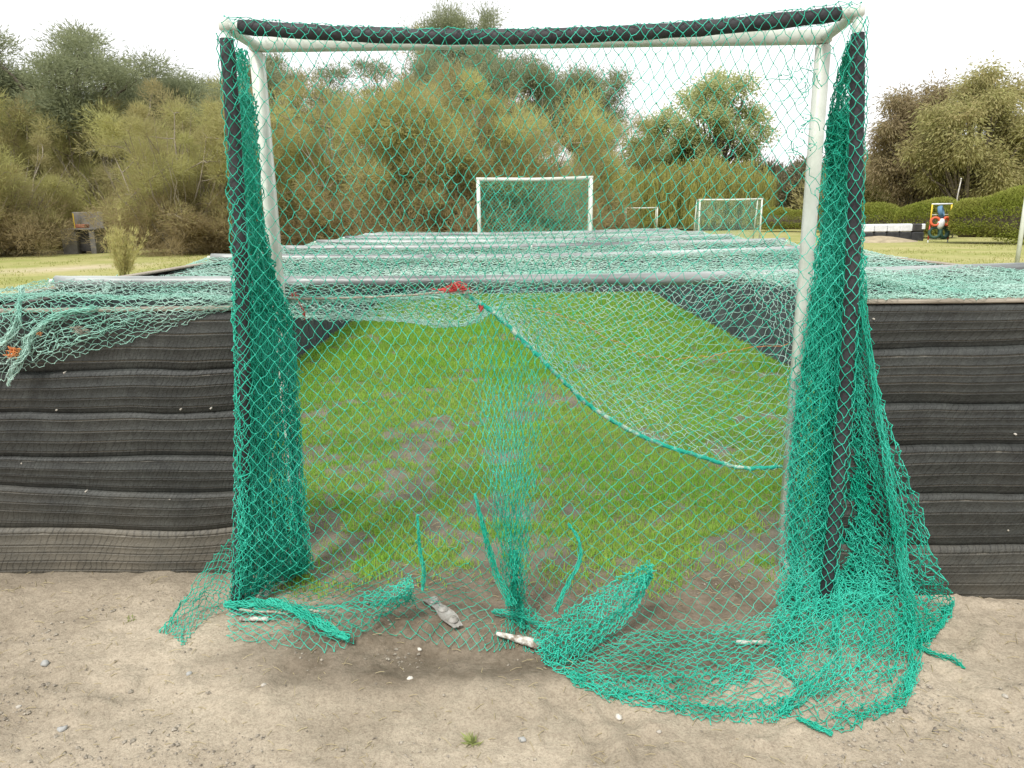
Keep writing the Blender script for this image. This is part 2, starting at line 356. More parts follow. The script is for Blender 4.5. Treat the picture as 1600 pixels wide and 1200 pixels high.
M_inner = pmat('inner_tread', (.055, .063, .075), (.115, .125, .14), 3, .7, bump=.4, bscale=40)
def tread_strip(A, B, nrm, blo, bhi, seed, parent, dust=0., ns=None, cheap=False):
    """one flattened tyre tread nailed along a wall; blo/bhi: functions s->z of its two edges"""
    A = np.asarray(A, float); B = np.asarray(B, float); L = np.linalg.norm(B - A); d = (B - A) / L; nrm = np.asarray(nrm, float)
    r = np.random.default_rng(seed); ng = int(r.integers(4, 6))
    gs = np.linspace(.20, .86, ng) + r.normal(0, .015, ng); ts = {0., .015, .04, .10, .5, .86, .93, .965, .985, 1.}
    if not cheap:
        for g in gs: ts |= {g - .030, g - .014, g - .006, g + .006, g + .014, g + .030}
    ts = np.array(sorted(ts)); ns = ns or max(8, int(L / (.03 if not cheap else .25)))
    S = np.linspace(0, L, ns); SS, TT = np.meshgrid(S, ts, indexing='ij')
    wob = .004 * np.sin(SS * 5 + seed)
    out = .016 + .020 * np.sin(np.pi * np.clip(TT * .92 + .04, 0, 1)) ** .55 + .036 * smooth_noise1(SS, seed, 1.7) + .018 * TT
    out = out - .016 * (1 - sstep(0, .04, TT)) - .026 * sstep(.95, 1., TT)
    dm = np.zeros_like(SS)
    if not cheap:
        for k, g in enumerate(gs):
            gg = g + .10 * smooth_noise1(SS, seed + 40, 1.1) + .02 * smooth_noise1(SS, seed + k + 40, 2.)
            q = np.abs(TT - g)
            out = out - .0045 * (q < .010) + .002 * ((q > .010) & (q < .018)); dm = np.maximum(dm, (q < .010) * 1.9)
            TT = np.where(q < .035, TT + (gg - g) * (q < .035), TT)
        # shoulder lug notches
        lug = (np.sin(SS * (75 + 20 * r.random())) > .93) * (np.abs(TT - .93) < .05)
        out = out - .004 * lug
    zlo, zhi = blo(S)[:, None], bhi(S)[:, None]
    Zs = zlo - .006 + (zhi - zlo + .012) * TT
    P = A + d * SS[..., None] + nrm * out[..., None]; P[..., 2] = Zs
    # back side
    nt_ = len(ts); idx = np.arange(ns * nt_).reshape(ns, nt_)
    q = np.stack([idx[:-1, :-1], idx[1:, :-1], idx[1:, 1:], idx[:-1, 1:]], -1).reshape(-1, 4)
    bk = A + d * S[:, None] + nrm * .002; b0 = bk.copy(); b1 = bk.copy(); b0[:, 2] = zlo[:, 0] - .004; b1[:, 2] = zhi[:, 0] + .004
    V = np.concatenate([P.reshape(-1, 3), b0, b1]); n0 = ns * nt_; i0 = np.arange(ns - 1)
    qb = np.concatenate([np.stack([n0 + i0, n0 + i0 + 1, idx[1:, 0], idx[:-1, 0]], -1), np.stack([idx[:-1, -1], idx[1:, -1], n0 + ns + i0 + 1, n0 + ns + i0], -1)])
    ends = [list(idx[0][::-1]) + [n0, n0 + ns], list(idx[-1]) + [n0 + 2 * ns - 1, n0 + ns - 1]]
    lug_ = (((TT > .86) & (TT < .975)) * .38 * (seed % 2) + ((TT > .02) & (TT < .10)) * .35 * (seed % 3 > 0)) * sstep(.3, .7, fbm(SS * 3, TT, seed + 9, 2))
    lug_ = np.concatenate([lug_.ravel() if not cheap else np.zeros(SS.size), np.zeros(2 * ns)])
    du = np.clip(dm * .5 + dust * (.55 + .9 * fbm(SS * 2.6, Zs * 3.5, seed + 70, 3)), 0, 1)
    du = np.concatenate([du.ravel(), np.zeros(2 * ns)])
    return mesh_np('tread_strip', V, [q, qb, np.array(ends)], M_rub[seed % 3], parent, True, {'dust': du, 'lug': lug_})

def nails(A, B, nrm, z0, z1, n, parent, seed):
    r = np.random.default_rng(seed); A = np.asarray(A, float); B = np.asarray(B, float)
    for k in range(n):
        p = A + (B - A) * r.random() + np.asarray(nrm) * .046; p[2] = z0 + (z1 - z0) * r.random()
        m = MB(); m.lathe([(.0005, .004), (.004, .003), (.005, -.02), (.0005, -.02)], p, nrm, 8); m.build('nail_head', M_stone, parent)

def rubber_wall(name, label, A, B, nrm, edges, H, thick, seed, dusts, group, inner=None, cheap=False, nnail=0, plank_ext=(0, 0)):
    A = np.array([A[0], A[1], 0.]); B = np.array([B[0], B[1], 0.]); nrm = np.array([nrm[0], nrm[1], 0.])
    mid = (A + B) / 2; t = thing(name, label, 'wall', mid, group)
    L = np.linalg.norm(B - A); ang = math.atan2(B[1] - A[1], B[0] - A[0]); d = (B - A) / L
    m = MB(); m.box(mid - nrm * thick / 2 + [0, 0, H / 2 - .06], (L, thick, H - .02 + .1), ang); keep(m.build('core', M_core, t, False), t)
    # boards along the top
    n = max(1, int(round(L / 2.4)))
    for k in range(n):
        m = MB(); c = A + d * (L * (k + .5) / n) - nrm * (.028 - .03) + [0, 0, H + .002 + .007]
        m.box(c, (L / n - .004, .062, .014), ang + rng.normal(0, .002), .004); keep(m.build('top_board', M_wood, t, False), t)
    fs = []
    for k, z in enumerate(edges):
        last = k in (0, len(edges) - 1)
        amp = 0. if k == len(edges) - 1 else (.004 if k == 0 else .07)
        fs.append(lambda s, z=z, k=k, amp=amp: z + amp * smooth_noise1(s, seed * 7 + k, .9) + amp * .5 * smooth_noise1(s, seed * 7 + k + 90, 2.2))
    for k in range(len(edges) - 1):
        keep(tread_strip(A, B, nrm, fs[k], fs[k + 1], seed * 11 + k, t, dusts[k], cheap=cheap), t)
    for k in range(nnail):
        pass
    if nnail:
        r = np.random.default_rng(seed)
        for k in range(nnail):
            p = A + (B - A) * r.random() + nrm * .045; p[2] = .25 + (H - .3) * r.random()
            m = MB(); m.lathe([(.0003, .004), (.0035, .003), (.0045, -.02), (.0003, -.02)], p, nrm, 8); keep(m.build('nail_head', M_stone, t), t)
    if inner:     # upright treads on the pitch side
        w = inner; n = int(L / w); r = np.random.default_rng(seed + 5)
        for k in range(n):
            a = A + d * (L * k / n + .006); b = A + d * (L * (k + 1) / n - .006)
            h = H - .03 - .03 * r.random(); o = thick + .004; bulge = .012 + .02 * r.random()
            us = np.linspace(0, 1, 5); V = []
            for u in us:
                for z in (-.03, h):
                    p = a + (b - a) * u - nrm * (o + bulge * math.sin(math.pi * u) ** .7); p[2] = z; V.append(p)
            for u in (0, 1):
                for z in (-.03, h): p = a + (b - a) * u - nrm * (o - .003); p[2] = z; V.append(p)
            q = [[2 * i_, 2 * i_ + 1, 2 * i_ + 3, 2 * i_ + 2] for i_ in range(4)] + [[0, 10, 11, 1], [8, 9, 13, 12]]
            keep(mesh_np('upright_tread', V, [np.array(q)], M_inner, t, False, {'dust': np.full(len(V), .10 + .15 * r.random())}), t)
    return t

HW = 1.135
def zs_from(px, A, ys):
    return [0 - .03] + [AT(px, y, A)[2] for y in ys] + [HW - .004]
eL = zs_from(180, 2.90, (822, 763, 715, 645, 577))
eR = zs_from(1480, 2.61, (852, 772, 696, 625, 548))
rubber_wall('rubber_wall', 'short black tyre-tread wall beside the padded goal, hung with a knotted net corner', (-2.46, 2.915), (-1.085, 2.905), (0, -1), eL, HW, .13, 3,
            [.62, .14, .06, .05, .04, .05], 'tyre-tread walls round the pitch', nnail=14)
eR[-1] = 1.155
rubber_wall('rubber_wall', 'short black tyre-tread wall behind the goal side where net spills over the dirt', (1.235, 2.645), (2.86, 2.565), (-.049, -.999), eR, 1.16, .13, 5,
            [.32, .09, .05, .05, .05, .06], 'tyre-tread walls round the pitch', nnail=12)
rubber_wall('rubber_wall', 'long tyre-tread wall along the pitch on the feathery thicket side', (WL, 13.9), (WL, 3.06), (-1, 0), [-.03, .2, .4, .62, .84, HW - .004], HW, .10, 8,
            [.5, .2, .1, .1, .1], 'tyre-tread walls round the pitch', inner=.28, cheap=True)
rubber_wall('rubber_wall', 'long tyre-tread wall along the pitch on the clipped hedge side', (WR, 2.75), (WR, 13.9), (1, 0), [-.03, .2, .4, .62, .84, HW - .004], HW, .10, 9,
            [.5, .2, .1, .1, .1], 'tyre-tread walls round the pitch', inner=.28, cheap=True)
rubber_wall('rubber_wall', 'low tyre-tread wall at the far end of the pitch behind the netted goal', (WL, 14.03), (WR, 14.03), (0, 1), [-.03, .3, .6, .9, HW - .05], HW - .04, .10, 12,
            [.5, .2, .1, .1], 'tyre-tread walls round the pitch', inner=.3, cheap=True)

# ------------------------------------------------------------------ nets
def cr(C, t, axis=0):
    """uniform Catmull-Rom of control array C along axis 0 at index positions t"""
    n = len(C); t = np.clip(t, 0, n - 1 - 1e-9); i = np.floor(t).astype(int); f = (t - i)
    sh = (len(t),) + (1,) * (C.ndim - 1); f = f.reshape(sh)
    g = lambda k: C[np.clip(k, 0, n - 1)]
    p0, p1, p2, p3 = g(i - 1), g(i), g(i + 1), g(i + 2)
    p0 = np.where((i == 0).reshape(sh), 2 * p1 - p2, p0); p3 = np.where((i >= n - 2).reshape(sh), 2 * p2 - p1, p3)
    return .5 * (2 * p1 + (p2 - p0) * f + (2 * p0 - 5 * p1 + 4 * p2 - p3) * f ** 2 + (3 * p1 - p0 - 3 * p2 + p3) * f ** 3)
def surf(C, us=None, vs=None):
    """bicubic surface through a control grid C[rows][cols]; returns f(u, v) evaluated pointwise"""
    C = np.array(C, float); nr, nc = C.shape[:2]
    us = np.linspace(0, 1, nc) if us is None else np.asarray(us); vs_ = np.linspace(0, 1, nr) if vs is None else np.asarray(vs)
    NUF, NVF = 160, 200
    rows = cr(C, np.interp(np.linspace(0, 1, NVF), vs_, np.arange(nr)))              # NVF x nc x 3
    full = cr(np.swapaxes(rows, 0, 1).copy(), np.interp(np.linspace(0, 1, NUF), us, np.arange(nc)))   # NUF x NVF x 3
    def f(u, v):
        a = np.clip(u, 0, 1) * (NUF - 1); b = np.clip(v, 0, 1) * (NVF - 1)
        i = np.minimum(a.astype(int), NUF - 2); j = np.minimum(b.astype(int), NVF - 2); fa = (a - i)[..., None]; fb = (b - j)[..., None]
        return (full[i, j] * (1 - fa) + full[i + 1, j] * fa) * (1 - fb) + (full[i, j + 1] * (1 - fa) + full[i + 1, j + 1] * fa) * fb
    return f

def strands(mb, P, Qp, r, wob=0., mids=True):
    n = len(P)
    if not n: return
    d = Qp - P; ln = np.linalg.norm(d, axis=1)[:, None] + 1e-9; d = d / ln
    ref = rng.normal(size=(n, 3)); a = np.cross(d, ref); a /= np.linalg.norm(a, axis=1)[:, None] + 1e-9; b = np.cross(d, a)
    an = np.arange(3) * 2 * math.pi / 3
    ring = np.cos(an)[None, :, None] * a[:, None] + np.sin(an)[None, :, None] * b[:, None]
    r = np.broadcast_to(np.asarray(r, float), (n,))[:, None, None]
    pts = [P]
    if mids:
        M = (P + Qp) / 2 + rng.normal(0, 1, (n, 3)) * np.minimum(wob, ln * .16); M[:, 2] -= .06 * ln[:, 0]
        pts.append(M)
    pts.append(Qp); k = len(pts)
    V = np.stack([p[:, None] + ring * r for p in pts], 1).reshape(-1, 3)          # n, k, 3 verts
    base = (np.arange(n) * 3 * k)[:, None]
    q = []
    for s in range(k - 1):
        for t in range(3): q.append(np.stack([base[:, 0] + s * 3 + t, base[:, 0] + s * 3 + (t + 1) % 3, base[:, 0] + (s + 1) * 3 + (t + 1) % 3, base[:, 0] + (s + 1) * 3 + t], -1))
    mb.add(V, [np.concatenate(q)])

OCT_V = np.array([[1, 0, 0], [-1, 0, 0], [0, 1, 0], [0, -1, 0], [0, 0, 1], [0, 0, -1.]])
OCT_F = np.array([[0, 2, 4], [2, 1, 4], [1, 3, 4], [3, 0, 4], [2, 0, 5], [1, 2, 5], [3, 1, 5], [0, 3, 5]])
def knots(mb, P, r):
    n = len(P); V = (P[:, None] + OCT_V[None] * r * rng.uniform(.8, 1.25, (n, 1, 1))).reshape(-1, 3)
    F = (OCT_F[None] + (np.arange(n) * 6)[:, None, None]).reshape(-1, 3); mb.add(V, [F])

def net(mb, f, nu, nv, r=.0014, jit=.003, wob=.004, kr=2.1, drop=None, mids=True, floor=False, loss=0., pleat=None):
    """diamond mesh: nu diamonds across, nv half rows down the surface f(u,v)"""
    ii, jj = np.meshgrid(np.arange(nu + 1), np.arange(nv + 1), indexing='ij')
    U = (ii + .5 * (jj % 2)) / (nu + .5); Vv = jj / nv
    P = f(U, Vv)
    if pleat is not None: P = P + pleat(U, Vv)
    P = P + rng.normal(0, jit, P.shape)
    if floor:
        gz = ground_z(P[..., 0], P[..., 1]) + .003; P[..., 2] = np.maximum(P[..., 2], gz)
    ok = np.ones(U.shape, bool)
    if drop is not None: ok &= ~drop(U, Vv, P)
    A = []; B = []
    for par in (0, 1):
        js = np.arange(par, nv, 2)
        for di in ((0, -1) if par == 0 else (0, 1)):
            src = np.arange(0, nu + 1); dst = src + di; m = (dst >= 0) & (dst <= nu)
            s, t = src[m], dst[m]
            a = P[np.ix_(s, js)]; b = P[np.ix_(t, js + 1)]; o = ok[np.ix_(s, js)] & ok[np.ix_(t, js + 1)]
            if loss: o &= rng.random(o.shape) > loss
            A.append(a[o]); B.append(b[o])
    A = np.concatenate(A); B = np.concatenate(B)
    strands(mb, A, B, r * rng.uniform(.85, 1.2, len(A)), wob, mids)
    if kr: knots(mb, P[ok], r * kr)
    return P

def bundle(pts, w, n, r=.0014, seed=0, twist=0., name='gathered_strand', owner=None, mat=None):
    """gathered netting: a narrow strip of mesh crumpled along a line, with a few loose twines"""
    g = np.random.default_rng(seed); pts = np.array(pts, float); m = max(24, 8 * len(pts)); mb = MB()
    C = cr(pts, np.linspace(0, len(pts) - 1, m)); w = np.interp(np.linspace(0, 1, m), np.linspace(0, 1, len(np.atleast_1d(w))), np.atleast_1d(w)) * 1.25
    T = np.gradient(C, axis=0); ln = np.linalg.norm(T, axis=1); T /= ln[:, None]; Lg = ln.sum()
    a = np.cross(T, [0, 0, 1.] if abs(T[m // 2][2]) < .9 else [0, 1., 0]); a /= np.linalg.norm(a, axis=1)[:, None]; b = np.cross(T, a)
    for q in range(max(1, n // 14)):
        ph = g.uniform(0, 6.28, 3); k1, k2 = g.uniform(1.2, 2.6, 2)
        def f(U, V):
            x = V * (m - 1); ii = np.clip(x.astype(int), 0, m - 2); fr = (x - ii)[..., None]
            L = lambda A: A[ii] * (1 - fr) + A[ii + 1] * fr
            ww = np.interp(V, np.linspace(0, 1, m), w)[..., None]; an = ph[0] + twist * V * 6.28 + U * 4.2
            p = (np.cos(an) * (.5 + .5 * np.sin(U * 6.28 * k1 + ph[1]))) + .5 * (fbm(U * 3 + q, V * Lg * 14, seed, 2) - .5)
            z = (np.sin(an) * (.5 + .5 * np.cos(U * 6.28 * k2 + ph[2]))) + .5 * (fbm(U * 3 + q, V * Lg * 14, seed + 5, 2) - .5)
            return L(C) + L(a) * ww * p[..., None] + L(b) * ww * z[..., None]
        net(mb, f, 7, max(6, int(Lg / .022)), r, .0015, .003, 1.8, floor=True)
    t = np.linspace(0, 1, m)
    for k in range(n // 3):
        ph = g.uniform(0, 6.28); rr = math.sqrt(g.random()); fr = g.uniform(1.5, 5)
        x = rr * np.cos(ph + twist * t * 6.28) + .6 * np.sin(fr * t * 6.28 + ph); y = rr * np.sin(ph + twist * t * 6.28) + .6 * np.cos(fr * 1.3 * t * 6.28 + ph * 2)
        s_ = int(g.integers(0, m // 2)); e_ = min(m, s_ + int(g.integers(6, m)))
        mb.tube((C + a * (w * x)[:, None] + b * (w * y)[:, None])[s_:e_], r, 3, False)
    own = owner or gn
    return keep(mb.build(name, mat or (M_net if own is gn else M_netpale), own, True), own)

def pleats(ax, amp, n, seed, drift=.25):
    ax = np.asarray(ax, float)
    def p(U, V):
        ph = U * n + drift * 4 * (fbm(U * 3 + 7, V * 3, seed, 3) - .5)
        s = np.sin(ph * 6.283) + .5 * np.sin(ph * 13.9 + 1.3 * seed)
        k = amp * (.4 + .6 * fbm(U * 4, V * 5, seed + 3, 2)) if np.isscalar(amp) else amp(V)
        o = (fbm(U * 5 + seed, V * 6, seed + 8, 3) - .5)
        return (k * s)[..., None] * ax + (o * np.abs(k) * 1.4)[..., None] * np.array([1, 0, .3])
    return p

# ---- the goal frame
gl = thing('football_goal', 'white steel goal with black foam padding, standing in the wall gap under torn net', 'goal', (.12, 2.7, 0))
YR, ZT = 2.885, 2.090
PL, PR = -.925, 1.168
def part(mb, name, mat, smooth=True): return keep(mb.build(name, mat, gl, smooth), gl)
m = MB(); m.box((PL, YR, ZT / 2 - .02), (.046, .046, ZT + .04), 0, .006); part(m, 'post', M_white)
m = MB(); m.box((PR, YR, ZT / 2 - .02), (.046, .046, ZT + .04), 0, .006); part(m, 'post', M_white)
m = MB(); m.box(((PL + PR) / 2, YR, ZT + .027), (PR - PL + .048, .048, .048), 0, .006); part(m, 'crossbar', M_white)
# outer frame, slightly bent, nearer the path
TL, TR = AT(352, 40, 2.50), AT(1340, 18, 2.50)
BLp, BRp = GZ(368, 950, 0), np.array([1.17, 2.47, 0.])
def bez(a, b, sag, n=24):
    t = np.linspace(0, 1, n)[:, None]; p = a + (b - a) * t; p = p + np.asarray(sag) * (4 * t * (1 - t)); return p
topbar = bez(TL, TR, (0, .0, -.052)); lp = bez(TL, BLp + [0, 0, -.03], (.042, 0, 0)); rp = bez(TR, BRp + [0, 0, -.03], (.035, 0, 0))
m = MB(); m.tube(topbar, .015, 10); o_top = part(m, 'padded_bar', M_white)
m = MB(); m.tube(lp, .015, 10); o_lp = part(m, 'padded_post', M_white)
m = MB(); m.tube(rp, .015, 10); o_rp = part(m, 'padded_post', M_white)
def foam(path, a, b, name, own):
    n = len(path); t = np.linspace(a, b, 40); p = cr(path, t * (n - 1)); r = .0235 + .0010 * np.sin(t * 60) + rng.normal(0, .0006, 40)
    r[0] = r[-1] = .021; m = MB(); m.tube(p, r, 14); m.build(name, M_foam, own)
foam(topbar, .022, .972, 'foam_sleeve', o_top); foam(lp, .018, 1., 'foam_sleeve', o_lp); foam(rp, .030, 1., 'foam_sleeve', o_rp)
for tp, px_ in ((TL, PL), (TR, PR)):
    m = MB(); m.tube(bez(np.array([px_, YR, ZT + .022]), tp, (0, 0, .0), 8), .018, 10); part(m, 'depth_bar', M_white)
    m = MB(); m.tube(bez(np.array([px_, YR, .02]), np.array([(BLp if px_ < 0 else BRp)[0], 2.52, -.02]), (0, 0, 0), 8), .02, 8); part(m, 'ground_bar', M_chip)
    m = MB(); m.box(tp + [0, 0, 0], (.040, .040, .040), .3, .010); part(m, 'corner_joint', M_white)
# the ground bar, half buried: only broken stretches show
for (a, b, rr) in (((376, 970), (420, 975), .009), ((474, 977), (512, 981), .009), ((776, 990), (846, 1004), .030), ((1150, 1003), (1222, 1004), .009)):
    p, q = GZ(*a), GZ(*b); p[2] += .012; q[2] += .014
    m = MB(); c = (p + q) / 2
    if rr > .02:
        t = np.linspace(0, 1, 9)[:, None]; m.tube(p + (q - p) * t + [0, 0, .012], np.linspace(.007, .022, 9) * rng.uniform(.9, 1.1, 9), 7)
    else: m.tube(np.linspace(p, q, 6), rr, 8)
    part(m, 'ground_bar', M_chip)

# ---- the goal net: one torn net with its panels
gn = thing('goal_net', 'torn teal goal net draped over the padded frame and spilling onto the dirt', 'net', (.12, 2.5, 0))
def npart(mb, name, mat=None): return keep(mb.build(name, mat or M_net, gn, True), gn)

# back panel (towards the path)
def top_over(t):   # points over the bent top bar
    return cr(topbar, np.array([t * (len(topbar) - 1)]))[0]
cu = np.linspace(0, 1, 9)
rows = []
rows.append([np.array([PL + (PR - PL) * u, YR - .035, ZT + .054]) for u in cu])
rows.append([top_over(u) + [0, .05, .028] for u in cu])
rows.append([top_over(u) + [0, -.028, .010] for u in cu])
spec = [(120, (353, 478, 600, 723, 847, 965, 1088, 1210, 1336), 2.49), (250, (356, 484, 605, 722, 838, 950, 1072, 1198, 1329), 2.50),
        (400, (362, 492, 612, 720, 812, 908, 1036, 1180, 1318), 2.50), (550, (366, 500, 622, 728, 800, 874, 1000, 1156, 1303), 2.49),
        (680, (368, 504, 634, 748, 797, 846, 962, 1128, 1294), 2.47), (800, (369, 512, 648, 770, 801, 832, 950, 1122, 1288), 2.46),
        (890, (369, 518, 654, 784, 804, 826, 950, 1122, 1284), 2.44)]
for y, xs, Yp in spec: rows.append([AT(x, y, Yp) for x in xs])
rows.append([GZ(x, y, .03) for x, y in ((366, 945), (510, 950), (640, 945), (780, 962), (804, 958), (832, 975), (990, 985), (1140, 992), (1270, 985))])
rows.append([GZ(x, y, .012) for x, y in ((360, 965), (500, 985), (655, 1000), (760, 1008), (812, 1004), (840, 1012), (985, 1040), (1130, 1050), (1250, 1040))])
vsr = np.cumsum([0] + [np.mean(np.linalg.norm(np.array(rows[k + 1]) - np.array(rows[k]), axis=1)) for k in range(len(rows) - 1)]); vsr /= vsr[-1]
fA = surf(rows, cu, vsr)
def hole(U, V, P):
    a = (((U - .955) / .022) ** 2 + ((V - .265) / .045) ** 2) < 1 + .3 * rng.normal(size=U.shape)
    b = (((U - .935) / .016) ** 2 + ((V - .36) / .03) ** 2) < 1
    c = (((U - .52) / .05) ** 2 + ((V - .985) / .03) ** 2) < .8
    e = (((U - .385) / .028) ** 2 + ((V - .90) / .05) ** 2) < 1
    return a | b | c | e
mb = MB()
PA = net(mb, fA, 50, 94, .00115, .0020, .0032, 2.6, drop=hole, floor=True,
         pleat=lambda U, V: np.stack([.010 * (fbm(U * 4, V * 5, 61, 3) - .5), .05 * (fbm(U * 3 + 4, V * 4, 62, 3) - .5) * sstep(.2, .35, V), 0 * U], -1))
fV = surf([[AT(xl + (xr - xl) * u, y, Yp) for u in (0, .5, 1)] for y, xl, xr, Yp in ((470, 716, 872, 2.51), (560, 730, 862, 2.505), (660, 744, 852, 2.49), (760, 760, 838, 2.475), (850, 776, 828, 2.455), (920, 788, 822, 2.44))] + [[GZ(790, 962, .03), GZ(806, 962, .04), GZ(820, 962, .03)]])
net(mb, fV, 14, 46, .0010, .0045, .005, 2.4, floor=True, loss=.03, drop=lambda U, V, P: rng.random(U.shape) < .6 * sstep(.35, 0, V) + .5 * sstep(.38, .5, np.abs(U - .5)))
net(mb, fV, 8, 44, .0010, .006, .006, 2.4, floor=True, loss=.05, drop=lambda U, V, P: V < .3 + .3 * rng.random(U.shape), pleat=lambda U, V: np.stack([0 * U, .02 + 0 * U, 0 * U], -1))
# loose broken ends round the tear by the post
g = np.random.default_rng(5)
for k in range(26):
    p = AT(g.uniform(1228, 1282), g.uniform(95, 245), 2.50); l_ = g.uniform(.03, .075); a = g.uniform(0, 6.28)
    t = np.linspace(0, 1, 7)[:, None]; c = np.array([math.cos(a), .2 * g.normal(), math.sin(a)]); e = np.array([-math.sin(a), .3 * g.normal(), math.cos(a)])
    mb.tube(p + l_ * (c * t + e * .45 * np.sin(t * g.uniform(2, 4.5))), .0012, 3, False)
    if k % 2: knots(mb, (p + l_ * c * .5)[None], .0032)
npart(mb, 'back_panel')

# left side, two pleated layers between the padded post and the white post
def side_rows(spec_, last):
    rr = []
    for y, xl, xr, Yl, Yr in spec_:
        rr.append([AT(xl + (xr - xl) * u, y, Yl + (Yr - Yl) * u) for u in (0, .33, .67, 1)])
    return rr + last
mb = MB()
specL = [(78, 358, 386, 2.52, 2.80), (140, 356, 391, 2.53, 2.80), (250, 360, 399, 2.53, 2.80), (400, 364, 418, 2.53, 2.80), (460, 366, 446, 2.53, 2.80), (520, 366, 460, 2.53, 2.80), (650, 368, 466, 2.53, 2.78), (780, 370, 476, 2.52, 2.75), (860, 370, 486, 2.52, 2.76)]
lastL = [[GZ(x, y, .02) for x, y in ((366, 955), (395, 940), (440, 915), (490, 888))]]
fL = surf(side_rows(specL, lastL))
net(mb, fL, 24, 84, .0016, .004, .005, 2.1, floor=True, pleat=pleats((.25, -.5, 0), .022, 3.2, 3))
net(mb, fL, 28, 90, .0017, .005, .006, 2.1, floor=True, drop=lambda U, V, P: V < .30 + .15 * rng.random(U.shape), pleat=pleats((.4, -.8, 0), .030, 4.1, 8))
specL2 = [(150, 376, 393, 2.60, 2.82), (220, 378, 399, 2.6, 2.82), (330, 382, 409, 2.62, 2.82), (430, 380, 430, 2.6, 2.82), (520, 372, 456, 2.56, 2.82), (650, 374, 466, 2.56, 2.8), (780, 378, 474, 2.56, 2.78), (870, 380, 480, 2.56, 2.78)]
fL2 = surf(side_rows(specL2, [[GZ(x, y, .02) for x, y in ((380, 935), (400, 925), (440, 905), (474, 890))]]))
net(mb, fL2, 26, 84, .0018, .007, .007, 2.1, floor=True, pleat=pleats((.6, -.6, 0), .028, 5.3, 13))
net(mb, fL2, 30, 90, .0018, .008, .008, 2.1, floor=True, drop=lambda U, V, P: V < .22 + .15 * rng.random(U.shape), pleat=pleats((.5, -.9, 0), .036, 4.3, 18))
npart(mb, 'side_panel')
# net wrapped round the padded post itself
mb = MB()
def wrapL(U, V):
    c = cr(lp, (np.clip(V, 0, 1).ravel() * .985 + .01) * (len(lp) - 1)).reshape(U.shape + (3,)); a = -2.6 + U * 4.4
    rr = .028 + .006 * fbm(U * 3, V * 20, 4, 2)
    return c + np.stack([rr * np.sin(a), -rr * np.cos(a), 0 * a], -1)
net(mb, wrapL, 3, 86, .0014, .002, .003, 2.1)
npart(mb, 'post_wrap')
mb = MB()
def wrapR(U, V):
    c = cr(rp, (np.clip(V, 0, 1).ravel() * .985 + .01) * (len(rp) - 1)).reshape(U.shape + (3,)); a = -1.7 + U * 4.2
    rr = .028 + .006 * fbm(U * 3, V * 20, 7, 2)
    return c + np.stack([rr * np.sin(a), -rr * np.cos(a), 0 * a], -1)
net(mb, wrapR, 3, 84, .0014, .002, .003, 2.1)
npart(mb, 'post_wrap')

# left flare staked out over the dirt
mb = MB()
fC = surf([[AT(364, 835, 2.60), AT(364, 875, 2.57), AT(365, 912, 2.55), GZ(368, 952, .02)],
           [AT(338, 862, 2.62), AT(338, 895, 2.56), AT(342, 925, 2.53), GZ(345, 958, .015)],
           [AT(305, 905, 2.58), AT(308, 930, 2.52), GZ(318, 955, .05), GZ(322, 972, .01)],
           [AT(276, 955, 2.50), GZ(282, 968, .05), GZ(290, 982, .02), GZ(298, 998, .008)],
           [GZ(246, 990, .006), GZ(260, 993, .01), GZ(272, 1000, .01), GZ(286, 1010, .006)]])
net(mb, fC, 9, 22, .0014, .003, .004, 2.1, floor=True)
npart(mb, 'flare')

# lower left: net caught on the ground bar, rising to a ragged tip
mb = MB()
fD = surf([[GZ(358, 958, .05), GZ(440, 962, .05), AT(510, 950, 2.48), AT(575, 925, 2.44), AT(622, 912, 2.42), AT(642, 898, 2.42)],
           [GZ(356, 978, .04), GZ(445, 984, .04), GZ(520, 978, .06), AT(585, 948, 2.40), AT(628, 928, 2.40), AT(645, 922, 2.42)],
           [GZ(356, 1004, .008), GZ(450, 1016, .008), GZ(528, 1018, .008), GZ(582, 985, .03), GZ(620, 962, .04), GZ(646, 950, .03)]])
net(mb, fD, 22, 13, .0014, .004, .004, 2.1, floor=True)
fD2 = surf([[AT(560, 925, 2.46), AT(605, 918, 2.45), AT(640, 900, 2.43)], [AT(575, 945, 2.42), AT(615, 935, 2.42), AT(646, 925, 2.42)], [GZ(590, 968, .05), GZ(625, 955, .06), GZ(648, 952, .03)]])
net(mb, fD2, 7, 11, .0014, .005, .005, 2.1, floor=True)
npart(mb, 'ground_edge')
mb = MB()
bundle([GZ(354, 963, .05), GZ(410, 966, .06), GZ(450, 972, .06), GZ(500, 995, .05), GZ(546, 1010, .03)], (.010, .014, .013, .016, .010), 42, .0017, 3, 2.5, name='twisted_roll')

# gathered streaks hanging in the middle
mb = MB()
bundle([AT(742, 772, 2.45), AT(756, 830, 2.44), AT(774, 890, 2.42), AT(800, 945, 2.38)], (.002, .006, .008, .014), 12, .0014, 5)
bundle([AT(652, 805, 2.46), AT(655, 850, 2.45), AT(662, 895, 2.44), AT(660, 922, 2.44)], (.002, .005, .007, .004), 9, .0014, 6)
bundle([AT(888, 818, 2.45), AT(904, 845, 2.44), AT(905, 880, 2.43), AT(885, 915, 2.42), AT(868, 955, 2.40)], (.002, .006, .006, .007, .012), 12, .0014, 7)
bundle([AT(803, 860, 2.45), AT(805, 910, 2.43), GZ(808, 950, .04), GZ(815, 985, .02)], (.012, .014, .02, .03), 14, .0014, 8)
bundle([GZ(770, 960, .03), GZ(810, 972, .05), GZ(850, 985, .05)], (.01, .03, .02), 14, .0014, 9)

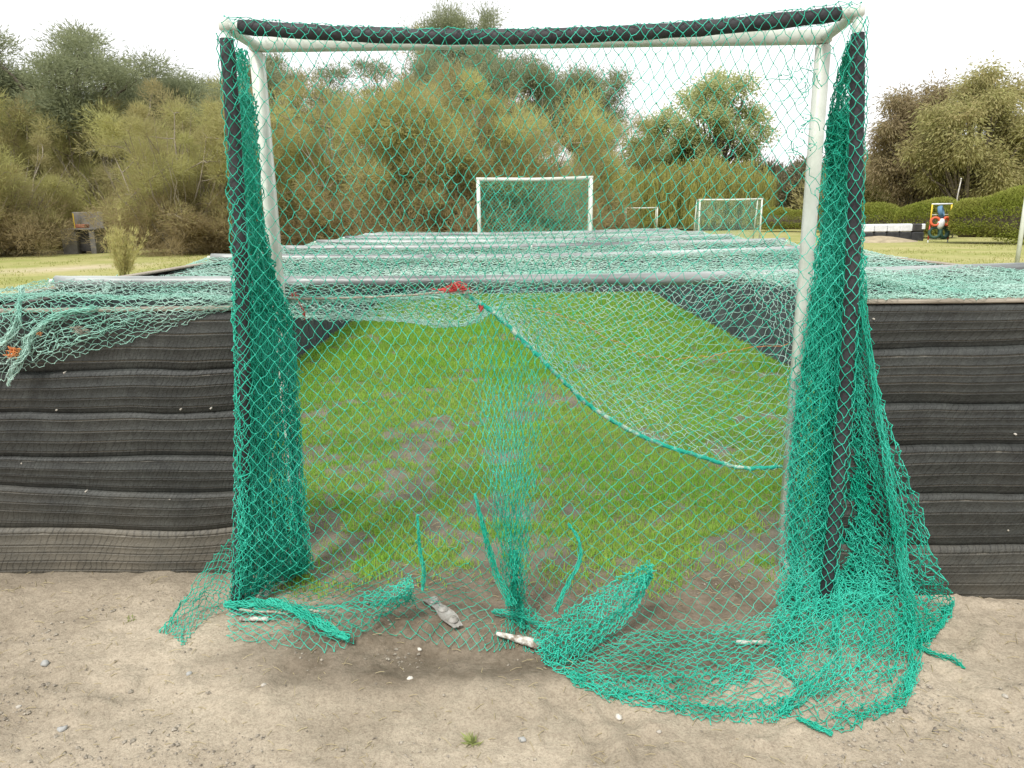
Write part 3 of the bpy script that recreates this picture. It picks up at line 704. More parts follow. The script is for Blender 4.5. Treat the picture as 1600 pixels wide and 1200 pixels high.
# the bunched piece pulled across the ground bar
mb = MB()
fF = surf([[GZ(832, 1000, .05), AT(880, 968, 2.36), AT(935, 930, 2.38), AT(985, 905, 2.40), AT(1018, 895, 2.42)],
           [GZ(838, 1012, .05), AT(890, 982, 2.33), AT(945, 948, 2.36), AT(992, 915, 2.40), AT(1018, 897, 2.42)],
           [GZ(845, 1022, .03), GZ(895, 1010, .06), AT(950, 975, 2.33), AT(995, 935, 2.38), AT(1018, 900, 2.42)],
           [GZ(852, 1034, .01), GZ(890, 1032, .02), GZ(940, 1010, .04), AT(985, 965, 2.35), AT(1015, 908, 2.42)]])
net(mb, fF, 26, 20, .0015, .003, .003, 2.0, floor=True)
net(mb, fF, 24, 18, .0015, .006, .004, 2.0, floor=True, pleat=lambda U, V: np.stack([0 * U, .02 * np.sin(V * 9), .012 + .02 * fbm(U * 4, V * 4, 5, 2)], -1))
npart(mb, 'pulled_bunch')

# right side: gathered at the top, opening into a big skirt
mb = MB()
specR = [(66, 1326, 1342, 2.52, 2.52), (150, 1310, 1338, 2.74, 2.54), (250, 1298, 1338, 2.76, 2.54), (380, 1284, 1340, 2.78, 2.55), (480, 1268, 1350, 2.78, 2.55), (600, 1252, 1366, 2.78, 2.53),
         (700, 1236, 1392, 2.76, 2.50), (800, 1228, 1432, 2.72, 2.48), (890, 1222, 1460, 2.66, 2.45)]
lastR = [[GZ(x, y, z) for x, y, z in ((1215, 955, .05), (1300, 965, .10), (1390, 965, .10), (1482, 955, .02))],
         [GZ(x, y, z) for x, y, z in ((1200, 1005, .03), (1290, 1025, .05), (1385, 1030, .05), (1445, 1010, .012))]]
fR = surf(side_rows(specR, lastR))
net(mb, fR, 27, 98, .0016, .004, .005, 2.1, floor=True, pleat=pleats((.35, -.6, 0), .030, 3.4, 21))
net(mb, fR, 30, 96, .0017, .005, .006, 2.1, floor=True, drop=lambda U, V, P: V < .12 + .12 * rng.random(U.shape), pleat=pleats((.5, -.8, 0), .036, 4.6, 27))
specR2 = [(180, 1304, 1322, 2.74, 2.6), (260, 1296, 1322, 2.76, 2.6), (380, 1284, 1328, 2.80, 2.62), (480, 1268, 1335, 2.80, 2.62), (600, 1244, 1340, 2.80, 2.60), (700, 1236, 1350, 2.78, 2.58), (800, 1230, 1365, 2.75, 2.55), (890, 1226, 1385, 2.70, 2.52)]
fR2 = surf(side_rows(specR2, [[GZ(x, y, .03) for x, y in ((1220, 950), (1280, 960), (1340, 960), (1400, 950))]]))
net(mb, fR2, 26, 86, .0018, .007, .007, 2.1, floor=True, pleat=pleats((.6, -.6, 0), .034, 5.0, 33))
net(mb, fR2, 28, 90, .0018, .008, .008, 2.1, floor=True, pleat=pleats((.5, -.9, 0), .040, 3.7, 38))
npart(mb, 'side_panel')
mb = MB()
bundle([AT(1334, 62, 2.53), AT(1318, 110, 2.60), AT(1308, 160, 2.66), AT(1302, 215, 2.70), AT(1296, 300, 2.70)], (.004, .012, .016, .018, .03), 34, .0014, 11)
bundle([AT(1346, 470, 2.53), AT(1366, 590, 2.51), AT(1384, 700, 2.48), AT(1400, 800, 2.46), AT(1414, 890, 2.42), AT(1424, 970, 2.38)], (.008, .012, .016, .020, .026, .030), 14, .0013, 12)
bundle([AT(1424, 960, 2.36), GZ(1428, 1010, .05), GZ(1424, 1060, .02), GZ(1418, 1085, .012)], (.022, .018, .010, .005), 12, .0013, 13)
bundle([GZ(1470, 960, .02), GZ(1482, 958, .02), GZ(1488, 952, .03)], (.012, .008, .004), 14, .0015, 14)
bundle([GZ(1486, 958, .02), GZ(1468, 985, .015), GZ(1450, 1005, .015), GZ(1432, 1012, .02)], (.004, .007, .006, .006), 10, .0013, 15)
bundle([GZ(1430, 1018, .015), GZ(1462, 1026, .012), GZ(1490, 1036, .012), GZ(1506, 1044, .008)], (.006, .008, .009, .003), 14, .0013, 16)

# the part lying on the dirt
mb = MB()
fG = surf([[GZ(845, 1012, .03), GZ(930, 1000, .02), GZ(1020, 985, .03), GZ(1110, 985, .03), GZ(1200, 975, .06), GZ(1300, 970, .12), GZ(1400, 975, .12), GZ(1470, 975, .03)],
           [GZ(850, 1025, .012), GZ(930, 1022, .015), GZ(1020, 1012, .02), GZ(1110, 1012, .03), GZ(1205, 1005, .07), GZ(1300, 1010, .12), GZ(1390, 1010, .10), GZ(1450, 1010, .02)],
           [GZ(862, 1045, .008), GZ(935, 1048, .015), GZ(1020, 1045, .015), GZ(1110, 1045, .02), GZ(1210, 1040, .04), GZ(1300, 1045, .06), GZ(1380, 1045, .05), GZ(1432, 1050, .012)],
           [GZ(880, 1062, .008), GZ(940, 1072, .012), GZ(1025, 1080, .012), GZ(1110, 1080, .015), GZ(1215, 1072, .02), GZ(1300, 1085, .03), GZ(1370, 1085, .02), GZ(1420, 1082, .01)],
           [GZ(900, 1075, .006), GZ(950, 1090, .01), GZ(1030, 1104, .01), GZ(1120, 1116, .01), GZ(1215, 1112, .01), GZ(1295, 1138, .01), GZ(1365, 1122, .01), GZ(1412, 1098, .008)]])
net(mb, fG, 34, 32, .0014, .004, .004, 2.0, floor=True)
net(mb, surf([[GZ(x, y, z) for x, y, z in r_] for r_ in
     [[(1200, 985, .05), (1250, 985, .10), (1310, 975, .13), (1380, 975, .12), (1430, 985, .05)],
      [(1198, 1008, .05), (1250, 1020, .09), (1310, 1018, .11), (1370, 1015, .09), (1425, 1015, .04)],
      [(1208, 1030, .02), (1240, 1050, .05), (1300, 1060, .05), (1350, 1050, .05), (1410, 1040, .03)],
      [(1225, 1045, .01), (1240, 1070, .02), (1275, 1090, .015), (1330, 1078, .03), (1400, 1062, .02)]]]), 20, 24, .0015, .006, .006, 2.1, floor=True, pleat=pleats((0, .3, .5), .014, 3, 41))
bundle([GZ(1310, 1045, .06), GZ(1280, 1070, .04), GZ(1235, 1100, .02), GZ(1220, 1112, .01)], (.024, .022, .016, .008), 12, .0013, 19)
bundle([GZ(1245, 1125, .012), GZ(1270, 1136, .012), GZ(1300, 1146, .01)], (.004, .009, .006), 14, .0014, 20)
for q, (pa, pb) in enumerate([([(880, 1052), (960, 1060), (1040, 1058), (1120, 1050), (1180, 1040)], [(900, 1078), (970, 1092), (1040, 1088), (1120, 1080), (1175, 1064)]),
                              ([(940, 1082), (1040, 1092), (1130, 1100), (1200, 1096), (1245, 1088)], [(950, 1094), (1045, 1112), (1130, 1124), (1195, 1122), (1240, 1112)]),
                              ([(1300, 1112), (1350, 1100), (1390, 1085), (1412, 1062), (1428, 1035)], [(1310, 1146), (1368, 1124), (1412, 1102), (1426, 1074), (1440, 1046)])]):
    fq = surf([[GZ(x, y, .012) for x, y in pa], [GZ((a_[0] + b_[0]) / 2, (a_[1] + b_[1]) / 2, .018) for a_, b_ in zip(pa, pb)], [GZ(x, y, .008) for x, y in pb]])
    net(mb, fq, (26, 26, 16)[q], 9, .0014, .006, .006, 2.0, floor=True, loss=.06, pleat=pleats((.2, .5, .3), .010, 4, 50 + q))
npart(mb, 'ground_skirt')

# ------------------------------------------------------------------ roof of pipes and bleached net over the pitch
ZP = 1.175
pipesY = [3.95, 6.1, 7.65, 9.3, 10.9, 12.35]
ordn = ['first', 'second', 'third', 'fourth', 'fifth', 'sixth']
for k, Yp in enumerate(pipesY):
    t = np.linspace(0, 1, 30)[:, None]
    xl, xr = WL - .02 - .06 * rng.random(), WR + .03 + .1 * rng.random()
    yl, yr = Yp - .06, Yp + .05 if k else Yp - .04
    p = np.array([xl, yl, ZP]) + (np.array([xr, yr, ZP + .0]) - np.array([xl, yl, ZP])) * t; p[:, 2] -= .030 * np.sin(np.pi * t[:, 0]) * (1 + .4 * math.sin(k * 2.1))
    tp_ = thing('roof_pipe', f'grey foam-sleeved pipe spanning the walls, {ordn[k]} one behind the torn goal', 'pipe', (0, Yp, 0), 'pipes carrying the roof net')
    m = MB(); m.tube(p, .017, 8); o_st = keep(m.build('steel_tube', M_white, tp_), tp_)
    cuts = np.sort(rng.uniform(.2, .8, 2)); ed = [.006, cuts[0] - .002, cuts[0] + .002, cuts[1] - .002, cuts[1] + .002, .994]
    for a in range(0, 6, 2):
        q = cr(p, np.linspace(ed[a], ed[a + 1], 16) * 29); m = MB(); rr = (.034 if k == 0 else .035) + rng.normal(0, .0006, 16); m.tube(q, rr, 14); m.build('foam_sleeve', M_pad if k == 0 else M_padd, o_st)

rn = thing('roof_net', 'bleached mint netting stretched over the pipes and tyre walls as a low roof', 'net', (0, 8, 0))
def rpart(mb, name, mat=None): return keep(mb.build(name, mat or M_netpale, rn, True), rn)
# front bay with its free edge: drapes over the wall corner, tied at the red twine, falling away along a rope
E_pts = [AT(-70, 640, 2.84), AT(18, 590, 2.845), AT(100, 563, 2.845), AT(200, 534, 2.85), AT(290, 506, 2.855), AT(370, 484, 2.87), AT(445, 466, 2.93), AT(580, 461, 2.85), AT(715, 453, 2.66),
         AT(770, 490, 2.68), AT(830, 545, 2.70), AT(930, 640, 2.74), AT(1010, 685, 2.77), AT(1100, 715, 2.80), AT(1212, 730, 2.85)]
E_x2 = [np.array([1.25, 2.70, 1.19]), np.array([1.7, 2.62, 1.19]), np.array([2.4, 2.58, 1.185]), np.array([3.0, 2.7, 1.05])]
E_all = E_pts + E_x2
topx = np.interp(np.arange(len(E_all)), [0, 5, 8, 14, 18], [-2.72, -1.35, -.25, 1.15, 3.0])
row0 = [np.array([x, 3.95, ZP + .016 - .03 * math.cos(x * .6)]) for x in topx]
for q in (0, -1): row0[q][2] -= .06
wallz = 1.185
r1, r2 = [], []
for k, (a, b) in enumerate(zip(row0, E_all)):
    if k <= 5:     # over the board on the wall, then down the face
        w = np.array([b[0] * .96 + a[0] * .04, 2.875, wallz]); w2 = np.array([(a[0] + b[0]) / 2, 3.25, 1.175 - .015 * (k % 2)])
        if k == 5: w[2] = 1.182; b[2] = min(b[2], 1.178)
    elif k <= 8:
        w2 = a + (b - a) * .45 + [0, 0, -.09 - .04 * (k - 6)]; w = a + (b - a) * .80 + [0, 0, -.10 - .02 * (k - 6)]
    elif k <= 14:
        s = (k - 8) / 6; w2 = a + (b - a) * .33 + [0, .05, -.06 - .08 * s * 0]; w = a + (b - a) * .68 + [0, .12, -.06]
        if k == 14: w2 = a * .5 + np.array([1.13, 2.95, 1.05]) * .5; w = np.array([1.13, 2.90, .85])
    else:
        w2 = a + (b - a) * .35 + [0, 0, -.02]; w = a + (b - a) * .7 + [0, 0, -.01]
    r1.append(w2); r2.append(w)
E_rows = [row0, r1, r2, E_all]
ua = np.cumsum([0] + [np.linalg.norm(np.array(row0[k + 1]) - np.array(row0[k])) + .5 * np.linalg.norm(E_all[k + 1] - E_all[k]) for k in range(len(E_all) - 1)]); ua /= ua[-1]
fE = surf(E_rows, ua)
mb = MB(); net(mb, fE, 120, 56, .0013, .004, .005, 2.0, pleat=lambda U, V: np.stack([0 * U, .05 * (fbm(U * 14, V * 3, 71, 2) - .5), .02 * (fbm(U * 20, V * 5, 72, 3) - .5)], -1))
rpart(mb, 'front_bay')
mb = MB(); fRc = surf([[np.array([x, 3.95, ZP + .005 - .05 * (x > 2.85)]) for x in (1.15, 1.6, 2.1, 2.6, 3.05)], [np.array([x, 3.3, 1.165 - .02 * math.sin(x * 3) - .06 * (x > 2.85)]) for x in (1.18, 1.62, 2.1, 2.6, 3.05)],
                       [np.array([x, 2.80, 1.185 - .06 * (x > 2.85)]) for x in (1.22, 1.64, 2.1, 2.6, 3.02)], [np.array([x, 2.60 - .03 * (x - 1.2), 1.186 - .10 * (x > 2.85)]) for x in (1.26, 1.66, 2.1, 2.6, 3.0)]])
net(mb, fRc, 40, 56, .0016, .005, .005, 2.0, pleat=lambda U, V: np.stack([0 * U, .04 * (fbm(U * 8, V * 4, 75, 2) - .5), .02 * (fbm(U * 9, V * 6, 76, 3) - .5)], -1))
rpart(mb, 'front_bay')
# the bays behind
def roofz(x, y):
    ys = [3.95, 6.1, 7.65, 9.3, 10.9, 12.35, 13.95]; k = np.clip(np.searchsorted(ys, y, 'right') - 1, 0, 5)
    ys = np.array(ys); a = ys[k]; b = ys[k + 1]; t = np.clip((y - a) / (b - a), 0, 1)
    e = np.maximum(sstep(WL, WL - .5, x), sstep(WR, WR + .5, x))
    return ZP + .017 - .03 * np.sin(np.pi * np.clip((x - WL) / (WR - WL), 0, 1)) - (.045 + .05 * fbm(x * 1.1, y * .7, 12, 2)) * 4 * t * (1 - t) * (1 - .8 * e) - .16 * e + .02 * (fbm(x * 3, y * 3, 15, 3) - .5)
def bay(y0, y1, nu, nv, r, kr, name, mids):
    def f(U, V):
        y = y0 + (y1 - y0) * V
        xl = -2.74 + .16 * fbm(y * 1.3, y * 0, 81, 2) + .0 * y; xr = 2.98 + .30 * fbm(y * .9, y * 0, 83, 2) - .02 * (y - 4)
        x = xl + (xr - xl) * U; return np.stack([x, y + .05 * (fbm(U * 12, V * 4, 85, 2) - .5), roofz(x, y)], -1)
    mb = MB(); net(mb, f, nu, nv, r, .003, .004, kr, mids=mids); rpart(mb, name)
bay(3.95, 6.1, 112, 84, .0018, 1.8, 'roof_bay', True)
bay(6.1, 7.65, 112, 58, .0021, 0, 'roof_bay', False)
bay(7.65, 10.9, 96, 104, .0025, 0, 'roof_bay', False)
bay(10.9, 13.95, 84, 86, .0029, 0, 'roof_bay', False)
# edge rope, twine and knots
def rope(pts, r, name, mat, parent, k=7, n=None):
    pts = np.array(pts, float); n = n or len(pts) * 10; p = cr(pts, np.linspace(0, len(pts) - 1, n)); p = p + rng.normal(0, r * .18, p.shape)
    m = MB(); rr = r * (1 + .18 * np.sin(np.arange(n) * 1.9) + rng.normal(0, .06, n)); m.tube(p, rr, k)
    # laid strands winding round the rope
    T = np.gradient(p, axis=0); T /= np.linalg.norm(T, axis=1)[:, None] + 1e-9; a = np.cross(T, [.3, .9, .3]); a /= np.linalg.norm(a, axis=1)[:, None]; b = np.cross(T, a)
    s = np.arange(n)
    for q in range(2): m.tube(p + r * .75 * (np.cos(s * .9 + q * 3.1)[:, None] * a + np.sin(s * .9 + q * 3.1)[:, None] * b), r * .5, 4, False)
    return keep(m.build(name, mat, parent), parent)
fl = [AT(715, 453, 2.64), AT(770, 488, 2.66), AT(830, 545, 2.68), AT(880, 595, 2.70), AT(930, 640, 2.72), AT(1010, 685, 2.75), AT(1100, 715, 2.79), AT(1160, 731, 2.82), AT(1222, 729, 2.85)]
rope(fl, .0080, 'edge_rope', M_rope, rn)
rope([AT(440, 467, 2.92), AT(520, 466, 2.88), AT(610, 463, 2.80), AT(680, 458, 2.68), AT(715, 453, 2.64)], .0035, 'edge_rope', M_ropew, rn)
def tangle(c, rad, n, mat, name, parent, r=.0013, seed=0):
    g = np.random.default_rng(seed); m = MB()
    for k in range(n):
        q = np.asarray(c) + g.normal(0, 1, (5, 3)) * np.asarray(rad); m.tube(cr(q, np.linspace(0, 4, 16)), r, 3, False)
    return keep(m.build(name, mat, parent), parent)
tangle(AT(714, 447, 2.63), (.016, .012, .009), 20, M_red, 'red_twine', rn, .0016, 1)
tangle(AT(705, 454, 2.63), (.03, .012, .004), 8, M_red, 'red_twine', rn, .0013, 2)
tangle(AT(722, 456, 2.63), (.02, .01, .004), 7, M_ropew, 'white_twine', rn, .0016, 3)
tangle(AT(751, 481, 2.65), (.006, .005, .011), 8, M_red, 'red_twine', rn, .0012, 4)
tangle(AT(460, 460, 2.86), (.008, .006, .006), 8, M_red, 'red_twine', rn, .0013, 5)
m = MB(); m.tube([AT(460, 460, 2.86), AT(467, 472, 2.86), AT(474, 485, 2.86), AT(476, 500, 2.86)], .0018, 4); keep(m.build('red_twine', M_red, rn), rn)
tangle(AT(475, 490, 2.86), (.004, .004, .010), 6, M_red, 'red_twine', rn, .0012, 6)
g = np.random.default_rng(3)
m = MB()
pts = [AT(820, 476, 3.0), AT(860, 490, 2.98), AT(900, 502, 2.96), AT(940, 522, 2.95), AT(975, 540, 2.94), AT(1010, 556, 2.93), AT(1060, 560, 2.93), AT(1110, 556, 2.92), AT(1160, 545, 2.92), AT(1230, 540, 2.9)]
m.tube(cr(np.array(pts), np.linspace(0, 9, 60)) + g.normal(0, .004, (60, 3)), .0013, 3); keep(m.build('orange_twine', M_orange, rn), rn)
# knotted corner over the short wall
tangle(AT(24, 549, 2.80), (.014, .010, .014), 18, M_orange, 'orange_twine', rn, .0013, 7)
tangle(AT(61, 521, 2.82), (.005, .004, .004), 5, M_orange, 'orange_twine', rn, .0012, 8)
tangle(AT(124, 516, 2.82), (.018, .006, .010), 9, M_ropew, 'white_twine', rn, .0010, 9)
mb = MB()
bundle([AT(150, 480, 2.84), AT(100, 490, 2.83), AT(62, 512, 2.82), AT(38, 545, 2.80), AT(22, 575, 2.80), AT(14, 602, 2.80)], (.010, .010, .012, .016, .014, .008), 26, .0016, 31, 1.5, owner=rn)
bundle([AT(34, 447, 3.2), AT(30, 470, 2.95), AT(27, 488, 2.83), AT(24, 512, 2.81), AT(6, 535, 2.80), AT(-10, 545, 2.80)], (.010, .012, .012, .012, .014, .012), 22, .0016, 32, 1., owner=rn)
bundle([AT(185, 434, 3.96), AT(170, 448, 3.85), AT(166, 458, 3.6)], (.012, .02, .01), 16, .0016, 33, owner=rn)
bundle([AT(1378, 418, 3.95), AT(1388, 438, 3.7), AT(1405, 452, 3.3), AT(1420, 462, 3.0)], (.02, .02, .02, .015), 22, .0015, 34, owner=rn)
bundle([AT(440, 470, 2.93), AT(500, 468, 2.95), AT(600, 468, 2.95), AT(700, 463, 2.9)], (.01, .012, .012, .008), 14, .0014, 35, owner=rn)
mb = MB(); fH = surf([[AT(-40, 478, 2.85), AT(60, 478, 2.85), AT(150, 478, 2.85), AT(250, 482, 2.85)], [AT(-40, 520, 2.82), AT(40, 520, 2.82), AT(110, 512, 2.83), AT(200, 505, 2.84)], [AT(-40, 560, 2.81), AT(10, 568, 2.81), AT(70, 552, 2.82), AT(140, 528, 2.83)]])
net(mb, fH, 13, 13, .0016, .006, .008, 2.1); rpart(mb, 'hanging_corner')

# ------------------------------------------------------------------ foliage builders
def tris(C, D, L, W, seed):
    """slender triangles: base C, direction D, length L, width W"""
    g = np.random.default_rng(seed); n = len(C); D = D / (np.linalg.norm(D, axis=1)[:, None] + 1e-9)
    s = np.cross(D, g.normal(size=(n, 3))); s /= np.linalg.norm(s, axis=1)[:, None] + 1e-9
    L = np.broadcast_to(L, (n,))[:, None]; W = np.broadcast_to(W, (n,))[:, None]
    V = np.stack([C - s * W / 2, C + s * W / 2, C + D * L], 1).reshape(-1, 3); F = np.arange(3 * n).reshape(-1, 3); return V, F
def leaves(C, D, L, W, seed):
    g = np.random.default_rng(seed); n = len(C); D = D / (np.linalg.norm(D, axis=1)[:, None] + 1e-9)
    s = np.cross(D, g.normal(size=(n, 3))); s /= np.linalg.norm(s, axis=1)[:, None] + 1e-9
    L = np.broadcast_to(L, (n,))[:, None]; W = np.broadcast_to(W, (n,))[:, None]
    V = np.stack([C, C + D * L * .45 + s * W / 2, C + D * L, C + D * L * .45 - s * W / 2], 1).reshape(-1, 3); return V, np.arange(4 * n).reshape(-1, 4)
def limb(mb, a, b, r0, r1, bend, g, k=6, n=7):
    t = np.linspace(0, 1, n)[:, None]; p = a + (b - a) * t + np.asarray(bend) * np.sin(np.pi * t) * 1. + g.normal(0, .02, (n, 3)) * np.linalg.norm(b - a) * np.sin(np.pi * t)
    mb.tube(p, np.linspace(r0, r1, n), k, False); return p
def tree_obj(name, mb_trunk, V, F, tint, leafm, barkm=None):
    t = bpy.data.objects.new(name, None); COL.objects.link(t)
    tr = mb_trunk.build('trunk', barkm or M_bark, t)
    mesh_np('crown', V, [F], leafm, t, False, {'tint': tint}); return t

def tamarisk(seed, H=7.0, Wd=3.4, n=78000):
    """feathery multi-stemmed bush: curved stems, each ending in billows of very fine twigs"""
    g = np.random.default_rng(seed); mb = MB(); tips = []
    for k in range(int(g.integers(9, 13))):
        az = g.uniform(0, 6.28); rad = Wd * math.sqrt(g.uniform(.02, 1)) * .82; b = np.array([rad * math.cos(az), rad * math.sin(az), H * g.uniform(.45, .9) * (1 - .30 * (rad / Wd) ** 2)])
        a = np.array([.25 * math.cos(az), .25 * math.sin(az), -.15]); p = limb(mb, a, b, g.uniform(.06, .12), .018, (0, 0, -.12 * rad), g)
        for q in range(10):
            i = g.integers(2, 7); a2 = p[i]; dr = np.array([math.cos(az), math.sin(az), .3]) * .5 + g.normal(0, .8, 3); dr[2] = dr[2] * .7 + .25; dr /= np.linalg.norm(dr)
            b2 = a2 + dr * g.uniform(.7, 1.7); p2 = limb(mb, a2, b2, .028, .006, g.normal(0, .15, 3), g, 4, 6); tips += [(p2[4], dr), (p2[5], dr)]
        tips.append((b, (b - a) / np.linalg.norm(b - a)))
    for k in range(46):                     # pale upright shoots showing through the crown
        az = g.uniform(0, 6.28); r1 = Wd * g.uniform(.25, .95); hh = H * g.uniform(.45, .82) * (1 - .25 * (r1 / Wd) ** 2)
        limb(mb, np.array([r1 * .45 * math.cos(az), r1 * .45 * math.sin(az), g.uniform(.1, 1.2)]), np.array([r1 * 1.08 * math.cos(az), r1 * 1.08 * math.sin(az), hh]), g.uniform(.02, .035), .006, g.normal(0, .18, 3), g, 4, 7)
    for k in range(55):                     # low skirt of dead brown twigs
        az = g.uniform(0, 6.28); rad = Wd * math.sqrt(g.uniform(.1, 1)) * 1.02; tips.append((np.array([rad * math.cos(az), rad * math.sin(az), g.uniform(.1, 2.3)]), np.array([math.cos(az) * .5, math.sin(az) * .5, .5])))
    m = len(tips); TP = np.array([t[0] for t in tips]); TD = np.array([t[1] for t in tips])
    ct = g.random(m); size = g.uniform(.25, .75, m)
    idx = g.integers(0, m, n); u = g.normal(size=(n, 3)); u /= np.linalg.norm(u, axis=1)[:, None]
    off = u * (g.random(n) ** .45 * size[idx] * 1.25)[:, None] * np.array([1, 1, .85])
    C = TP[idx] + off; D = TD[idx] * .35 + u * .9 + np.array([0, 0, .30]) + g.normal(0, .45, (n, 3))
    C[:, 2] = np.abs(C[:, 2])
    long = g.random(n) < .06
    V, F = tris(C, D, np.where(long, g.uniform(.4, .8, n), g.uniform(.14, .38, n)), np.where(long, .014, g.uniform(.014, .030, n)), seed)
    low = sstep(3.0, .8, C[:, 2] + g.normal(0, .5, n)) * .75
    tint = np.clip(.65 * ct[idx] ** 1.5 + .22 * g.random(n) + low, 0, 1)
    return tree_obj('tamarisk_bush', mb, V, F, np.repeat(tint, 3), M_tam, M_barkp)

def clump_tree(name, seed, H, lobes, n, L, W, leafm, trunk_r=.22, up=.2, droop=0., per=26, quad=True, fork=.35, cs=.5, flat=.8):
    """trunk, limbs to every clump, leaves spread through the clumps; lobes: (x,y,z,rx,rz)"""
    g = np.random.default_rng(seed); mb = MB(); fk = np.array([g.normal(0, .15), g.normal(0, .15), H * fork])
    limb(mb, np.array([0, 0, -.2]), fk, trunk_r, trunk_r * .7, g.normal(0, .12, 3) * [1, 1, 0], g, 8)
    TP = []
    for (x, y, z, rx, rz) in lobes:
        c = np.array([x, y, z]); p = limb(mb, fk, c, trunk_r * .5, .03, np.array([0, 0, -.1 * np.linalg.norm(c - fk)]), g, 6)
        for k in range(per):
            d = g.normal(size=3); d /= np.linalg.norm(d); q = c + d * np.array([rx, rx, rz]) * g.uniform(.35, 1.) ** .6; TP.append(q)
            if k % 3 == 0: limb(mb, p[g.integers(4, 7)], q, .025, .006, g.normal(0, .1, 3), g, 4, 5)
    TP = np.array(TP); m = len(TP); ct = g.random(m); sz = g.uniform(.6, 1.3, m) * cs
    idx = g.integers(0, m, n); off = g.normal(0, 1, (n, 3)) * sz[idx][:, None] * np.array([1, 1, flat]); C = TP[idx] + off
    D = off + g.normal(0, .5, (n, 3)) * cs + np.array([0, 0, up]) - np.array([0, 0, droop])
    f = leaves if quad else tris
    V, F = f(C, D, g.uniform(.7, 1.3, n) * L, g.uniform(.7, 1.3, n) * W, seed)
    tint = np.clip(.6 * ct[idx] + .4 * g.random(n), 0, 1)
    return tree_obj(name, mb, V, F, np.repeat(tint, 4 if quad else 3), leafm)

def ball_lobes(seed, c, rad, n, rl):
    g = np.random.default_rng(seed); o = []
    for k in range(n):
        d = g.normal(size=3); d /= np.linalg.norm(d); d[2] = d[2] * .95 + .05; p = np.asarray(c) + d * np.asarray(rad) * g.uniform(.25, 1) ** .6; o.append((p[0], p[1], p[2], rl * g.uniform(.7, 1.2), rl * g.uniform(.6, .95)))
    return o
def place(t, loc, rz, sc, label, cat, group=None):
    t.location = loc; t.rotation_euler = (0, 0, rz); t.scale = sc if hasattr(sc, '__len__') else (sc,) * 3; return tag(t, label, cat, group)

# ---- the feathery thicket
protos = [tamarisk(101, 7.4, 3.4), tamarisk(102, 7.0, 3.7), tamarisk(103, 7.8, 3.3)]
used = [False] * 3
tam = [  # photo x, distance, size, mesh, what tells it apart
    (-150, 31, .95, 0, 'feathery olive bush at the outer end of the long thicket, pine crowns behind it'),
    (-8, 32, .93, 1, 'olive feathery bush beside the barbecue gap, brown dead skirt'),
    (285, 31.5, .93, 2, 'tall feathery olive bush right behind the broom shrub'),
    (150, 41, 1.12, 0, 'feathery bush arching over the path gap behind the barbecue'),
    (375, 33, .93, 1, 'feathery olive bush seen through the goal side net'),
    (520, 41, 1.08, 1, 'feathery bush in the second row between the round pine and the golden bushes'),
    (635, 40, 1.08, 0, 'feathery bush in the second row, its gold crown above the far goal corner'),
    (735, 40, 1.10, 2, 'feathery bush in the second row filling in behind the far goal net'),
    (800, 42, 1.05, 1, 'feathery bush in the second row beside the lone open pine'),
    (85, 46, 1.35, 0, 'feathery bush in the third row below the broad pine crown'),
    (-60, 44, 1.25, 1, 'feathery bush in the third row at the outer edge under the pine'),
    (330, 44, 1.25, 2, 'feathery bush in the third row behind the padded goal post'),
    (40, 40, 1.1, 2, 'feathery bush in the second row beside the gap, olive top'),
    (235, 38, 1.05, 1, 'feathery bush in the second row filling in above the broom shrub'),
    (455, 33, .95, 0, 'feathery greenish bush under the round pine crown inside the goal frame'),
    (560, 31, .98, 2, 'feathery brownish bush between two taller ones inside the goal frame'),
    (670, 30, 1.06, 1, 'broad feathery bush with golden tips beside the far goal'),
    (790, 31, 1.08, 0, 'tallest golden feathery bush standing behind the far netted goal'),
    (845, 34, .92, 2, 'feathery olive bush sloping down at the open end of the thicket'),
    (950, 68, 1.35, 2, 'distant feathery bush beyond the smallest goal, closing the gap to the willows'),
    (900, 42, .85, 1, 'low feathery bush closing the open end of the thicket'),
]
for x, d, s, k, lab in tam:
    o = protos[k] if not used[k] else copy_tree(protos[k]); used[k] = True
    p = AT(x, 400, d); place(o, (p[0], d, 0), rng.uniform(0, 6.28), (s * 1.02, s * 1.02, s), lab, 'bush', 'feathery bushes of the thicket')

# ---- pines behind
pine = [clump_tree('pine_tree', 201, 12, ball_lobes(21, (0, 0, 8.3), (4.8, 4.8, 3.3), 40, .95), 95000, .20, .045, M_pine, .3, .3, 0, 16, False, .55, .42, .6),
        clump_tree('pine_tree', 202, 12, ball_lobes(22, (0, 0, 8.6), (3.6, 3.6, 3.0), 26, .9), 66000, .20, .045, M_pine, .28, .3, 0, 16, False, .5, .42, .6)]
pus = [False, False]
for x, d, s, k, lab in [(0, 43, (1.1, 1.1, .92), 1, 'grey-green pine crown at the outer edge, lower than its neighbour'), (150, 42, (1.18, 1.18, .98), 0, 'broad round grey-green pine crown rising over the barbecue gap'),
                        (300, 46, .84, 1, 'low pine crown dipping beside the padded goal post'), (465, 43, .86, 0, 'rounded pine crown in the upper corner of the goal net'),
                        (670, 44, .88, 0, 'wide pine crown behind the golden bushes'), (722, 58, (.95, .95, 1.38), 1, 'tall distant pine poking above the crossbar'),
                        (780, 43, .88, 1, 'dark pine crown under the middle of the crossbar'), (905, 48, .86, 1, 'lone pine with open branches at the thicket end')]:
    o = pine[k] if not pus[k] else copy_tree(pine[k]); pus[k] = True
    p = AT(x, 400, d); place(o, (p[0], d, 0), rng.uniform(0, 6.28), s, lab, 'tree', 'pine trees behind the thicket')

